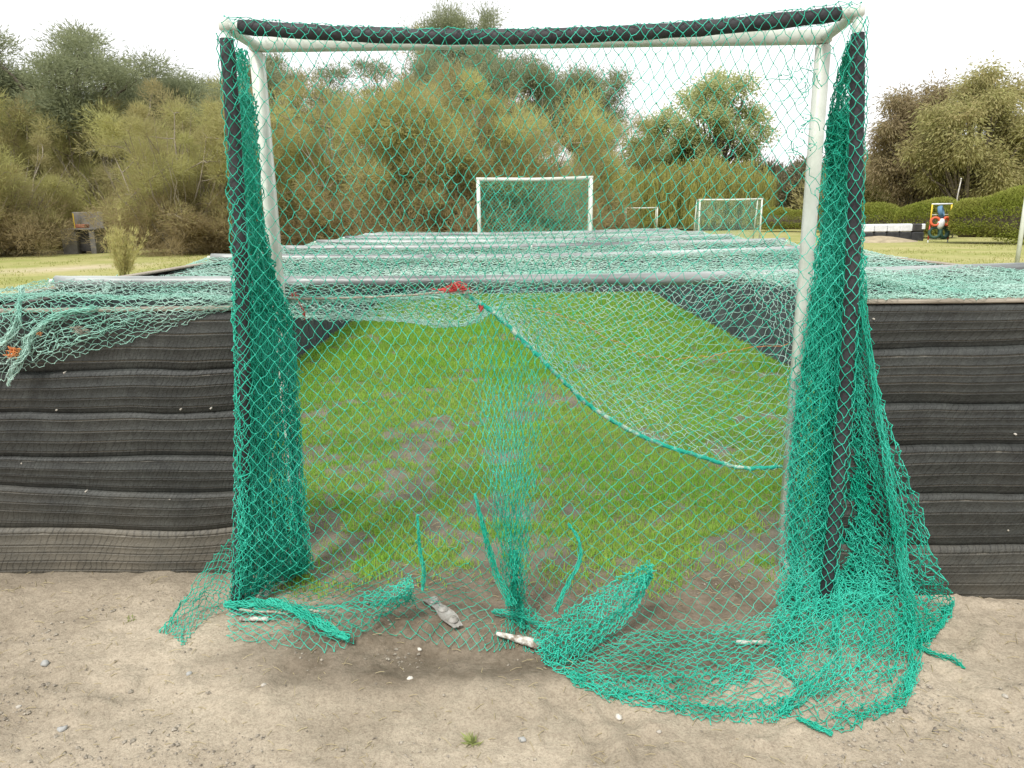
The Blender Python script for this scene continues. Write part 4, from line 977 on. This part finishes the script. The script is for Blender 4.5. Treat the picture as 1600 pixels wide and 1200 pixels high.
# ---- the open tree in the middle distance
t = clump_tree('poplar_tree', 301, 12, ball_lobes(5, (0, 0, 7.9), (4.4, 4.4, 3.9), 42, .62), 32000, .22, .10, M_pale, .36, .1, .1, 10, True, .34, .36)
p = AT(1106, 400, 64); place(t, (p[0], 64, 0), .4, (1.1, 1.1, 1.04), 'open pale green tree with dark forked limbs above the yellow willows', 'tree')
t = clump_tree('poplar_tree', 302, 9, ball_lobes(6, (0, 0, 6.4), (3.0, 3.0, 2.8), 22, .6), 16000, .26, .10, M_pale, .24, .1, .1, 10, True, .3, .38)
p = AT(1030, 400, 68); place(t, (p[0], 68, 0), 1.4, (1., 1., 1.08), 'smaller pale tree leaning beside the open forked tree', 'tree')

# ---- weeping willows: curtains of yellow-green shoots
def willow(seed, H, Wd, n):
    g = np.random.default_rng(seed); mb = MB(); limb(mb, np.array([0, 0, -.2]), np.array([.1, 0, H * .6]), .28, .15, (0, 0, 0), g, 8)
    m = 150; a = g.uniform(0, 6.28, m); r = Wd * np.sqrt(g.random(m)); top = np.stack([r * np.cos(a), r * np.sin(a), H * (1 - .28 * (r / Wd) ** 2) * g.uniform(.86, 1, m)], -1)
    for k in range(0, m, 8): limb(mb, np.array([.1, 0, H * .5]), top[k], .06, .01, (0, 0, .2), g, 5)
    idx = g.integers(0, m, n); drop = g.random(n) ** .8 * (top[idx][:, 2] - .7); C = top[idx] + g.normal(0, .13, (n, 3)); C[:, 2] -= drop
    D = g.normal(0, .16, (n, 3)) + np.array([0, 0, -1.]); V, F = tris(C, D, g.uniform(.3, .7, n), g.uniform(.03, .055, n), seed)
    tint = np.clip(.6 * g.random(m)[idx] + .4 * g.random(n), 0, 1); return tree_obj('willow_tree', mb, V, F, np.repeat(tint, 3), M_will)
wl = willow(401, 6.0, 3.0, 22000); first = True
for x, d, s, lab in [(1035, 60, .95, 'yellow weeping willow behind the smallest goal'), (1092, 58, 1.0, 'yellow weeping willow under the open forked tree'), (1150, 59, .97, 'yellow weeping willow behind the bare goal frame'), (985, 62, .9, 'yellow weeping willow beside the white shed'), (1345, 62, 1.05, 'bright willow showing over the hedge beside the padded post'),
                     (118, 37, .55, 'bright green willow glimpsed through the gap behind the barbecue')]:
    o = wl if first else copy_tree(wl); first = False
    p = AT(x, 400, d); place(o, (p[0], d, 0), rng.uniform(0, 6.28), s, lab, 'tree', 'yellow weeping willows')

# ---- big trees on the hedge side
t = clump_tree('gum_tree', 501, 9, ball_lobes(8, (0, 0, 5.0), (2.7, 2.7, 3.5), 46, .62), 62000, .22, .055, M_gum, .2, -.1, .30, 10, True, .12, .36)
p = AT(1500, 400, 40); place(t, (p[0], 40, 0), 2.2, (1.02, 1.02, .99), 'large drooping green-gold tree rising behind the tall hedge', 'tree')
t = clump_tree('gum_tree', 502, 9, ball_lobes(9, (0, 0, 5.1), (2.5, 2.5, 3.5), 38, .6), 44000, .22, .055, M_gumb, .2, -.1, .3, 10, True, .12, .36)
p = AT(1420, 400, 44); place(t, (p[0], 44, 0), .3, (1., 1., 1.02), 'brownish drooping tree against the big green-gold tree', 'tree')
def roundbush(seed, Wd, H, n, mat, L=.3, W=.07, name='grey_bush'):
    lob = ball_lobes(seed, (0, 0, H * .45), (Wd, Wd, H * .45), 12, Wd * .42); return clump_tree(name, seed, H, lob, n, L, W, mat, .1, .3, 0, 12, True, .12, .3)
gb = [roundbush(601, 2.6, 4.2, 16000, M_bush), roundbush(602, 2.6, 3.6, 16000, M_gum, name='green_bush')]; gu = [False, False]
for x, d, s, k, lab in [(1215, 66, 1.35, 0, 'grey-brown bush between the willows and the white goal post'), (1255, 60, 1.25, 0, 'grey-brown bush behind the goal side net over the hedge'), (1180, 72, 1.3, 0, 'distant grey bush beside the forked tree'),
                        (1375, 50, 1.25, 1, 'olive bush behind the striped tyre barrier'), (1450, 48, 1.05, 1, 'olive bush behind the tyre figure'), (1330, 56, 1.3, 1, 'olive bush by the padded post above the hedge'),
                        (1560, 42, 1.0, 0, 'silvery twiggy bush above the tall hedge'), (1640, 42, 1.15, 1, 'olive bush beyond the tall hedge end'), (1510, 52, 1.1, 0, 'grey bush under the drooping trees'),
                        (60, 56, 1.2, 1, 'olive bush far behind the thicket past the barbecue'), (1010, 80, 1.4, 0, 'distant grey bush behind the smallest goal')]:
    o = gb[k] if not gu[k] else copy_tree(gb[k]); gu[k] = True
    p = AT(x, 400, d); place(o, (p[0], d, 0), rng.uniform(0, 6.28), s, lab, 'bush', 'loose bushes in the background')

# ---- clipped hedges
def hedge(a, b, H, dep, seed, label, n):
    g = np.random.default_rng(seed); a = np.asarray(a, float); b = np.asarray(b, float); L = np.linalg.norm(b - a); d = (b - a) / L; nr = np.array([-d[1], d[0]])
    t = thing('hedge', label, 'hedge', ((a + b)[0] / 2, (a + b)[1] / 2, 0), 'clipped hedges')
    s = g.uniform(0, L, n); th = g.uniform(-.55, math.pi + .55, n); lump = 1 + .16 * np.sin(s * 1.9 + seed) + .22 * (fbm(s * .9, th * 1.2, seed, 3) - .5)
    en = np.sqrt(np.clip(1 - (np.abs(s - L / 2) / (L / 2)) ** 6, .05, 1))
    rr = g.uniform(.82, 1.02, n) * lump
    e = .62
    cx = np.sign(np.cos(th)) * np.abs(np.cos(th)) ** e * dep / 2 * rr * en; cz = np.sign(np.sin(th)) * np.abs(np.sin(th)) ** e * H * .52 * rr * en + H * .46
    C = np.stack([a[0] + d[0] * s + nr[0] * cx, a[1] + d[1] * s + nr[1] * cx, np.maximum(cz, .05)], -1)
    out = np.stack([nr[0] * cx, nr[1] * cx, (cz - H * .3)], -1); D = out / (np.linalg.norm(out, axis=1)[:, None] + .1) + g.normal(0, .5, (n, 3)) + [0, 0, .3]
    V, F = leaves(C, D, g.uniform(.08, .18, n), g.uniform(.03, .06, n), seed); ti = np.clip(.7 * fbm(s * 1.3, th * 2, seed + 3, 2) + .4 * g.random(n), 0, 1)
    keep(mesh_np('foliage', V, [F], M_hedge, t, False, {'tint': np.repeat(ti, 4)}), t)
    # woody inside
    m = MB(); 
    ss = np.linspace(0, L, 12); m.tube(np.stack([a[0] + d[0] * ss, a[1] + d[1] * ss, np.full(12, H * .42)], -1), np.array([.1] + [min(H * .30, dep * .30)] * 10 + [.1]), 10); keep(m.build('stem_mass', M_bark, t), t)
    return t
hz = lambda x, d: AT(x, 400, d)[:2]
hedge(hz(1478, 31.5), hz(1665, 29), 2.05, 2.2, 3, 'tall rounded green hedge ending behind the white pole', 26000)
hedge(hz(1395, 38), hz(1490, 36), 1.75, 1.8, 4, 'rounded green hedge directly behind the tyre figure', 14000)
hedge(hz(1325, 43), hz(1405, 40), 1.62, 1.8, 5, 'rounded green hedge behind the striped tyre barrier', 14000)
hedge(hz(1185, 52), hz(1330, 47), 1.55, 1.8, 6, 'low green hedge seen through the goal beside its white post', 16000)

# ------------------------------------------------------------------ things on the lawn
# twin goal at the far end of the pitch
fg = thing('football_goal', 'white goal at the far end of the pitch, hung with green net', 'goal', (.46, 13.6, 0), 'white goals on the field')
def far_goal(t, c, Wd, H, dep, r, netmat=None, base=True):
    x0, x1, y = c[0] - Wd / 2, c[0] + Wd / 2, c[1]
    for x in (x0, x1): m = MB(); m.tube([(x, y, -.1), (x, y, H * .5), (x, y, H)], r, 8); keep(m.build('post', M_white, t), t)
    m = MB(); m.tube([(x0 - r, y, H), ((x0 + x1) / 2, y, H - .02), (x1 + r, y, H)], r, 8); keep(m.build('crossbar', M_white, t), t)
    for x in (x0, x1):
        m = MB(); m.tube([(x, y, H - .01), (x, y + dep * .6, H - .02)], r * .7, 6); keep(m.build('depth_bar', M_white, t), t)
        m = MB(); m.tube([(x, y + dep * .6, H - .02), (x, y + dep, -.05)], r * .7, 6); keep(m.build('stay', M_white, t), t)
    if netmat:
        mb = MB()
        back = lambda U, V: np.stack([x0 + (x1 - x0) * U, y + dep * (.62 + .36 * V) + .05 * fbm(U * 4, V * 4, 3, 2), (H - .02) * (1 - V) + .02], -1)
        net(mb, back, int(Wd / .07), int(2 * H / .07), .0036, .004, 0, 0, mids=False)
        for x in (x0, x1):
            sd = lambda U, V, x=x: np.stack([x + .04 * (fbm(U * 4, V * 5, 6, 2) - .5), y + dep * (.62 + .36 * V) * U, (H - .02) * (1 - V) + .02], -1)
            net(mb, sd, 8, int(2 * H / .075), .0022, .006, 0, 0, mids=False)
        keep(mb.build('net', netmat, t), t)
far_goal(fg, (.46, 13.55), 2.04, 2.10, .38, .035, M_net)
p = AT(1139, 372, 36.0)
t = thing('football_goal', 'bare white goal standing on the lawn in front of the green hedge', 'goal', (p[0], 36, 0), 'white goals on the field'); far_goal(t, (p[0], 36), 3.0, 2.0, 1.0, .045, M_netpale)
p = AT(1002, 356, 56.0)
t = thing('football_goal', 'smallest farthest white goal in front of the yellow willows', 'goal', (p[0], 56, 0), 'white goals on the field'); far_goal(t, (p[0], 56), 2.36, 1.75, .8, .05)
# white bench-like kerb near the far end
m = MB(); p = G(1015, 362); m.box((G(1015, 366)[0] * .6, 30, .2), (1.3, .4, .55), 0, .03); o = m.build('concrete_block', M_conc, None, False); tag(o, 'low pale concrete block on the lawn behind the netted roof', 'block')
# white shed in the trees
p = AT(962, 340, 75); t = thing('shed', 'small white shed showing between the thicket and the willows', 'shed', (p[0], 75, 0))
m = MB(); m.box((p[0], 75, 1.2), (2.4, 2.2, 2.4)); keep(m.build('wall', M_white, t, False), t)
m = MB(); m.add([(p[0] - 1.4, 73.7, 2.4), (p[0] + 1.4, 73.7, 2.4), (p[0] + 1.4, 76.3, 2.4), (p[0] - 1.4, 76.3, 2.4), (p[0] - 1.4, 75, 3.0), (p[0] + 1.4, 75, 3.0)], [np.array([[0, 1, 5, 4], [2, 3, 4, 5], [3, 2, 1, 0]]), np.array([[0, 4, 3], [1, 2, 5]])]); keep(m.build('roof', M_conc, t, False), t)
m = MB(); m.box((p[0] + .3, 73.88, 1.0), (.8, .05, 2.0)); keep(m.build('door', M_dark, t, False), t)

# white pole at the edge
t = G(1588, 418); m = MB(); m.tube([(t[0], t[1], -.2), (t[0], t[1], 1.05), (t[0] + .01, t[1], 2.25)], .052, 12); m.lathe([(.001, 2.31), (.045, 2.30), (.058, 2.25), (.058, 2.22), (.001, 2.22)], (t[0] + .01, t[1], 0), (0, 0, 1), 12)
tag(m.build('white_pole', M_white), 'chipped white pole standing alone on the lawn before the tall hedge', 'pole')
p = AT(1493, 330, 37); m = MB(); m.tube([(p[0], 37, -.2), (p[0], 37, 2), (p[0] + .08, 37, 2.8)], (.035, .03, .025), 8); m.lathe([(.001, 2.90), (.03, 2.88), (.04, 2.82), (.028, 2.78), (.001, 2.78)], (p[0] + .08, 37, 0), (0, 0, 1), 10)
tag(m.build('thin_pole', M_chip), 'thin pale pole rising behind the hedge near the tyre figure', 'pole')

# tyre figure in its painted frame
PY = pmat('paint_yellow', (.75, .55, .03), (.62, .42, .04), 5, .5); PRd = pmat('paint_red', (.60, .09, .05), (.45, .07, .05), 5, .55); PB = pmat('paint_blue', (.05, .13, .24), (.10, .20, .32), 4, .55)
PO = pmat('paint_orange', (.66, .13, .05), (.5, .10, .05), 5, .55); PG = pmat('paint_green', (.02, .055, .045), (.04, .09, .07), 5, .6); PT = pmat('paint_teal', (.05, .30, .20), (.08, .38, .26), 4, .55); PW = pmat('paint_offwhite', (.72, .73, .75), (.55, .56, .58), 6, .55)
b = G(1465, 379); bx, by = b[0], b[1]
t = thing('tyre_figure', 'figure built of painted tyres inside a yellow and red frame by the hedge', 'play sculpture', (bx, by, 0))
def tp(mb, name, mat): return keep(mb.build(name, mat, t), t)
def tyre(c, axis, R0, w, name, mat):
    m = MB(); m.lathe([(R0 * .58, -w * .42), (R0 * .72, -w * .5), (R0 * .93, -w * .46), (R0, -w * .25), (R0, w * .25), (R0 * .93, w * .46), (R0 * .72, w * .5), (R0 * .58, w * .42), (R0 * .62, 0)], c, axis, 24); return tp(m, name, mat)
hf = .42
for s in (-1, 1):
    m = MB(); m.tube([(bx + s * hf, by, .78), (bx + s * hf, by, 1.62)], .030, 8); tp(m, 'upper_post', PY)
    m = MB(); m.tube([(bx + s * (hf + .01), by, .12), (bx + s * hf, by, .78)], .032, 8); tp(m, 'lower_post', PRd)
    m = MB(); m.tube([(bx + s * (hf + .01), by, -.1), (bx + s * (hf + .01), by, .12)], .026, 8); tp(m, 'foot', M_white)
for z, mt, nm, r_ in ((1.63, PW, 'top_bar', .032), (.14, M_white, 'bottom_bar', .02), (1.18, M_white, 'middle_bar', .016)):
    m = MB(); m.tube([(bx - hf - .02, by, z), (bx + hf + .02, by, z)], r_, 8); tp(m, nm, mt)
tyre((bx - .02, by - .02, 1.30), (.75, -.6, .25), .27, .19, 'head_tyre', PB)
tyre((bx - .27, by - .10, .90), (-.35, -.94, .1), .215, .15, 'arm_tyre', PO); tyre((bx + .20, by - .10, .90), (.3, -.95, .1), .215, .15, 'arm_tyre', PO)
m = MB(); m.lathe([(.001, -.24), (.10, -.22), (.15, -.08), (.14, .08), (.09, .20), (.001, .24)], (bx - .05, by - .16, .80), (.1, -.2, 1), 14); tp(m, 'body', PW)
tyre((bx - .22, by - .08, .43), (-.45, -.88, .15), .27, .18, 'leg_tyre', PG); tyre((bx + .17, by - .08, .43), (.35, -.93, .15), .29, .18, 'leg_tyre', PG)
m = MB(); m.box((bx + .56, by + .02, .88), (.16, .03, .30), 0, .01); tp(m, 'side_flap', PT)

# sand mound with the striped tyre barrier
t0 = G(1390, 379); g = np.random.default_rng(4); th = np.linspace(0, 2 * math.pi, 40, endpoint=False); V = [(t0[0], t0[1] + 1.2, .26)]; F3 = []
nr = 9
for k in range(1, nr):
    r_ = k / (nr - 1)
    for a in th: x = t0[0] + 2.1 * r_ * math.cos(a) * (1 + .1 * math.sin(3 * a)); y = t0[1] + 1.2 + 1.5 * r_ * math.sin(a); V.append((x, y, .26 * (1 - r_ ** 1.6) + .07 * (float(fbm(x * 2, y * 2, 3, 3)) - .5) * (1 - r_ * .5) - .03 * r_))
for k in range(40): F3.append([0, 1 + k, 1 + (k + 1) % 40])
F4 = [[1 + r_ * 40 + k, 1 + (r_ + 1) * 40 + k, 1 + (r_ + 1) * 40 + (k + 1) % 40, 1 + r_ * 40 + (k + 1) % 40] for r_ in range(nr - 2) for k in range(40)]
o = mesh_np('sand_mound', V, [np.array(F3), np.array(F4)], M_sand); tag(o, 'low mound of pale sand below the striped tyre barrier', 'mound', kind='thing')
o['category'] = 'mound'
bpos = [(1332, 0), (1352, 1), (1372, 1), (1392, 1), (1411, 1), (1430, 0)]
words = ['half hidden by the goal net', 'second out from the goal net', 'third out from the goal net', 'fourth out from the goal net', 'fifth out from the goal net', 'end one nearest the tyre figure']
for k, (x, wht) in enumerate(bpos):
    p = AT(x, 370, 34.); t = thing('barrier_block', f'tyre barrier block with painted top above the sand mound, {words[k]}', 'barrier', (p[0], 34, 0), 'striped tyre barrier blocks')
    m = MB(); m.box((p[0], 34, .19), (.56, .5, .46), 0, .05); keep(m.build('tyre_base', M_foam, t, False), t)
    m = MB(); m.box((p[0], 34, .60), (.57, .5, .36), 0, .05); keep(m.build('painted_top', PW if wht else M_dark, t, False), t)
    if not wht: m = MB(); m.box((p[0] + .2, 33.99, .64), (.18, .51, .26), 0, .03); keep(m.build('white_band', PW, t, False), t)

M_rust = pmat('rusty_iron', (.20, .07, .04), (.30, .12, .07), 6, .8)
# barbecue in the gap of the thicket
b = AT(132, 386, 33.0); bx, by = b[0], 33.0
t = thing('barbecue', 'grey concrete barbecue with dark firebox in the gap of the feathery thicket', 'barbecue', (bx, by, 0))
def bp_(m, n, mt): return keep(m.build(n, mt, t, False), t)
m = MB(); m.box((bx - .45, by, .5), (.62, .8, 1.1), .1, .02); bp_(m, 'side_block', M_conc)
m = MB(); m.box((bx + .62, by, .5), (.25, .8, 1.1), 0, .02); bp_(m, 'side_block', M_conc)
m = MB(); m.box((bx + .15, by, 1.07), (1.5, .9, .07), 0, .01); bp_(m, 'slab', M_conc)
m = MB(); m.box((bx + .15, by + .38, 1.45), (1.35, .12, .72), 0, .02); bp_(m, 'back_wall', M_conc)
m = MB(); m.box((bx + .2, by + .1, .55), (.72, .5, .9), 0, .0); bp_(m, 'firebox', M_dark)
m = MB(); m.box((bx + .1, by - .1, 1.2), (.42, .4, .16), 0, .02); bp_(m, 'rusty_tray', M_rust)
m = MB(); m.tube([(bx - .18, by - .2, 1.1), (bx - .18, by - .2, 1.75)], .02, 6); bp_(m, 'yellow_rod', PY)

# broom shrub
g = np.random.default_rng(12); b = G(193, 436); mb = MB(); n = 0; CS = []; DS = []
for k in range(60):
    a = g.uniform(0, 6.28); sp = abs(g.normal(0, .30)); h = g.uniform(.6, 1.25) if k else 1.75; tip = np.array([sp * math.cos(a), sp * math.sin(a) * .7, h]); base = np.array([.10 * math.cos(a), .10 * math.sin(a), -.03]) * g.random()
    q = limb(mb, base, tip, .007, .002, np.array([-.1 * math.cos(a), -.1 * math.sin(a), 0]) * sp, g, 4, 7)
    for i_ in range(2, 7):
        for _ in range(14): CS.append(q[i_] + g.normal(0, .035, 3)); DS.append((tip - base) / h + g.normal(0, .35, 3))
t = bpy.data.objects.new('broom_shrub', None); COL.objects.link(t); mb.build('stem', M_broom, t, attr='tint'); CS = np.array(CS); V, F = tris(CS, np.array(DS), g.uniform(.06, .16, len(CS)), g.uniform(.008, .016, len(CS)), 3)
mesh_np('foliage', V, [F], M_broom, t, False, {'tint': np.repeat(g.random(len(CS)), 3)}); t.location = (b[0], b[1], 0); tag(t, 'pale upright broom shrub growing alone on the lawn beside the netted wall', 'shrub')

# ------------------------------------------------------------------ grass on the pitch and on the lawn
def blades(name, pts, H, W, mat, label, cat, lean=.35, seed=1):
    g = np.random.default_rng(seed); n = len(pts); a = g.uniform(0, 6.28, n); le = np.abs(g.normal(0, lean, n)); H = H * g.uniform(.5, 1.3, n)
    d = np.stack([np.cos(a) * le, np.sin(a) * le, np.ones(n)], -1); d /= np.linalg.norm(d, axis=1)[:, None]
    s = np.stack([-np.sin(a), np.cos(a), 0 * a], -1) * (W * g.uniform(.6, 1.3, n))[:, None] / 2
    mid = pts + d * (H * .55)[:, None]; tip = mid + (d + np.stack([np.cos(a) * .5, np.sin(a) * .5, -.25 + 0 * a], -1) * le[:, None]) * (H * .5)[:, None]
    V = np.stack([pts - s, pts + s, mid + s * .8, mid - s * .8, tip], 1).reshape(-1, 3); b_ = np.arange(n)[:, None] * 5
    ti = np.clip(.75 * fbm(pts[:, 0] * 2.2, pts[:, 1] * 2.2, 77, 3) + .5 * g.random(n) - .25, 0, 1)
    o = mesh_np(name, V, [b_ + np.array([[0, 1, 2, 3]]), b_ + np.array([[3, 2, 4]])], mat, None, False, {'tint': np.repeat(ti, 5)}); return tag(o, label, cat, kind='stuff')
g = np.random.default_rng(90)
def scatter(n, x0, x1, y0, y1, mask, power):
    x = g.uniform(x0, x1, n); y = y0 + (y1 - y0) * g.random(n) ** power; k = g.random(n) < mask(x, y); return x[k], y[k]
xs, ys = scatter(330000, WL + .15, WR - .15, 2.6, 13.6, lambda x, y: np.clip(grass_mask(x, y) * 1.05 + np.where((x > -.95) & (x < 1.15) | (y > 3.2), .22 * sstep(2.65, 3.0, y), 0) * sstep(.35, .6, fbm(x * 9, y * 9, 8, 2)), 0, 1), 1.7)
blades('turf_grass', np.stack([xs, ys, ground_z(xs, ys) - .004], -1), .038 * (1 + .5 * sstep(5, 9, ys)), .0042 * (1 + 1.0 * sstep(3.5, 9, ys)), M_grass, 'patchy bright green grass growing on the pitch floor', 'grass', .55, 2)
xs, ys = scatter(90000, -26, 34, 9, 34, lambda x, y: np.where((x > WL - .3) & (x < WR + .3) & (y < 14.3), 0, lawn_mask(x, y)) * sstep(.40, .55, fbm(x * .5, y * .35, 55, 4)), 1.2)
blades('lawn_grass', np.stack([xs, ys, ground_z(xs, ys) - .01], -1), .065, .022, M_lawn, 'short yellowing grass of the lawn around the pitch', 'grass', .5, 3)

# ------------------------------------------------------------------ small things on the dirt
def pebble_mesh(seed, flat=.6):
    g = np.random.default_rng(seed); V = []; nu_, nv_ = 10, 6
    for j in range(1, nv_):
        for i_ in range(nu_):
            t_, p_ = math.pi * j / nv_, 2 * math.pi * i_ / nu_; V.append((math.sin(t_) * math.cos(p_), math.sin(t_) * math.sin(p_) * .75, math.cos(t_) * flat))
    V = [(0, 0, flat)] + V + [(0, 0, -flat)]; V = np.array(V) * (1 + .14 * g.normal(size=(len(V), 1)))
    F3 = [[0, 1 + i_, 1 + (i_ + 1) % nu_] for i_ in range(nu_)] + [[len(V) - 1, 1 + (nv_ - 2) * nu_ + (i_ + 1) % nu_, 1 + (nv_ - 2) * nu_ + i_] for i_ in range(nu_)]
    F4 = [[1 + j * nu_ + i_, 1 + (j + 1) * nu_ + i_, 1 + (j + 1) * nu_ + (i_ + 1) % nu_, 1 + j * nu_ + (i_ + 1) % nu_] for j in range(nv_ - 2) for i_ in range(nu_)]
    return V, np.array(F3), np.array(F4)
M_peb_w = pmat('pebble_white', (.60, .57, .50), (.48, .45, .40), 9, .8); M_peb_d = pmat('pebble_dark', (.13, .11, .09), (.22, .19, .16), 9, .8); M_peb_g = pmat('pebble_grey', (.26, .26, .25), (.36, .36, .34), 9, .8)
for x, y, s, mt, lab in [(967, 1111, .013, M_peb_w, 'round white pebble touching the edge of the spilled net'), (1415, 1111, .010, M_peb_d, 'dark pebble just off the net hem on pale dirt'), (1463, 1141, .013, M_peb_d, 'brown flat pebble on pale dirt beyond the net hem'),
                         (1425, 1152, .007, M_peb_d, 'tiny dark pebble below the brown flat pebble'), (296, 1055, .011, M_peb_g, 'smooth grey pebble on dirt below the net flare'), (72, 1042, .016, M_peb_g, 'flat grey stone chip lying in pale dirt'),
                         (98, 1143, .014, M_peb_g, 'rounded grey stone in the open dirt'), (30, 1107, .010, M_stone, 'tan pebble by itself in the pale dirt'), (641, 1061, .011, M_peb_w, 'pale pebble on the dark scuffed earth'), (655, 1003, .009, M_peb_w, 'pale pebble beside the torn net tip'),
                         (1030, 1140, .008, M_stone, 'small tan pebble below the spilled net'), (413, 1080, .010, M_stone, 'tan pebble between the grey pebble and the weed'), (816, 1154, .012, M_peb_g, 'half sunk grey pebble beside the little weed'), (1570, 1090, .010, M_stone, 'tan pebble in the open pale dirt past the net')]:
    V, F3, F4 = pebble_mesh(int(x + y)); o = mesh_np('pebble', V, [F3, F4], mt); p = GZ(x, y, s * .22); o.location = p; o.scale = (s, s, s); o.rotation_euler = (0, 0, random.uniform(0, 6)); tag(o, lab, 'pebble', 'loose pebbles on the dirt')
# gravel and litter: nobody could count it
g = np.random.default_rng(33); n = 26000; y = 1.1 + 1.75 * g.random(n) ** .8; x = g.uniform(-1, 1, n) * (.75 + y * .75); dens = fbm(x * 2.5, y * 2.5, 66, 3); k = g.random(n) < sstep(.46, .70, dens) * .9 + .05; x, y = x[k], y[k]; n = len(x)
Vp, F3, F4 = pebble_mesh(5, .7); base = OCT_V * [1, .8, .6]; s = np.minimum(.0014 + .0020 * g.exponential(1, n), .010); ro = g.uniform(0, 6.28, n)
c, si = np.cos(ro), np.sin(ro); B = base[None] * s[:, None, None] * g.uniform(.75, 1.25, (n, 6, 1)); Bx = B[..., 0] * c[:, None] - B[..., 1] * si[:, None]; By = B[..., 0] * si[:, None] + B[..., 1] * c[:, None]
V = np.stack([Bx + x[:, None], By + y[:, None], B[..., 2] + (ground_z(x, y) + s * .25)[:, None]], -1).reshape(-1, 3); F = (OCT_F[None] + (np.arange(n) * 6)[:, None, None]).reshape(-1, 3)
M_gravel = pmat('gravel', (.09, .075, .058), (.38, .34, .275), 90, .9, detail=2, lo=.3, hi=.7)
o = mesh_np('gravel', V, [F], M_gravel, None, False); tag(o, 'fine loose gravel and crumbs on the bare dirt', 'gravel', kind='stuff')
mb = MB(); n = 1800; y = 1.1 + 2.6 * g.random(n); x = g.uniform(-1, 1, n) * (.6 + y * .6)
for k in range(n):
    if y[k] > 2.9 and not (WL + .2 < x[k] < WR - .2): continue
    L_ = g.uniform(.012, .045) * (1.4 if y[k] > 2.7 else 1); a = g.uniform(0, 6.28); z = float(ground_z(x[k], y[k])) + .003 + (.02 if y[k] > 3 else 0); d = np.array([math.cos(a), math.sin(a), g.normal(0, .12)]) * L_
    p_ = np.array([x[k], y[k], z]); mb.tube([p_, p_ + d * .5 + [0, 0, .1 * L_], p_ + d], .0008 + .0005 * g.random(), 3, False)
tag(mb.build('straw_litter', M_straw), 'dry straw bits and twigs strewn over dirt and turf', 'litter', kind='stuff')
# weeds
for x, y, nb, hh, lab in [(737, 1157, 46, .030, 'little green weed tuft alone in the bare dirt'), (205, 968, 16, .018, 'tiny seedling on pale dirt near the net flare'), (1203, 990, 12, .035, 'yellow-green sprout beside the heaped net on the ground bar')]:
    p = GZ(x, y); g = np.random.default_rng(x); n = nb; C = np.tile(p, (n, 1)) + g.normal(0, .006, (n, 3)) * [1, 1, 0]; D = np.stack([g.normal(0, .8, n), g.normal(0, .8, n), g.uniform(.3, 1, n)], -1)
    V, F = leaves(C, D, g.uniform(.6, 1.4, n) * hh, g.uniform(.004, .008, n), 3); o = mesh_np('weed', V, [F], M_weed, None, False, {'tint': np.repeat(g.random(n), 4)}); tag(o, lab, 'weed')
# flattened blister tray
a, b = GZ(672, 937), GZ(714, 978); c = (a + b) / 2; d = b - a; L_ = np.linalg.norm(d[:2]); ang = math.atan2(d[1], d[0])
t = thing('plastic_tray', 'crushed white plastic tray with round cups on the dark earth', 'tray', c, rz=ang)
M_plas = pmat('tray_plastic', (.46, .45, .42), (.24, .22, .19), 22, .4, bump=.5, bscale=50, trans=.2)
nu_, nv_ = 40, 14; U, W = np.meshgrid(np.linspace(-.5, .5, nu_), np.linspace(-.5, .5, nv_), indexing='ij'); x = U * L_ * 1.08; y = W * (.052 + .012 * np.sin(U * 9)); z = .016 + .006 * (fbm(U * 5, W * 3, 8, 3) - .5) * 2
z = z + .006 * np.exp(-((U * 3) ** 2))
V = np.stack([x, y, z], -1); V2 = V - [0, 0, .002]; idx = np.arange(nu_ * nv_).reshape(nu_, nv_); q = np.stack([idx[:-1, :-1], idx[1:, :-1], idx[1:, 1:], idx[:-1, 1:]], -1).reshape(-1, 4)
mesh_np('sheet', np.concatenate([V.reshape(-1, 3), V2.reshape(-1, 3)]), [q, q[:, ::-1] + nu_ * nv_], M_plas, t)
for u in (-.38, -.02, .36):
    m = MB(); m.lathe([(.001, .010), (.013, .010), (.018, .002), (.021, .0), (.021, -.004), (.001, -.004)], (u * L_, .002, .022 + .004 * math.exp(-(u * 3) ** 2)), (0, 0, 1), 16); m.build('cup', M_plas, t)
# stray rope ends
o = thing('rope_end', 'frayed white rope end tied at the foot of the padded post', 'rope', GZ(400, 945)); rope([GZ(414, 928, .04), GZ(408, 940, .04), GZ(398, 950, .03), GZ(390, 962, .02)], .005, 'strand', M_ropew, o)
o = thing('rope_end', 'limp white rope under the twisted green net roll', 'rope', GZ(440, 975)); rope([GZ(376, 968, .045), GZ(405, 973, .045), GZ(432, 974, .04), GZ(452, 976, .03)], .0045, 'strand', M_ropew, o)
o = thing('rope_end', 'short white rope on the earth just past the green net roll', 'rope', GZ(500, 978)); rope([GZ(478, 975, .05), GZ(495, 976, .05), GZ(512, 978, .04)], .0045, 'strand', M_ropew, o)
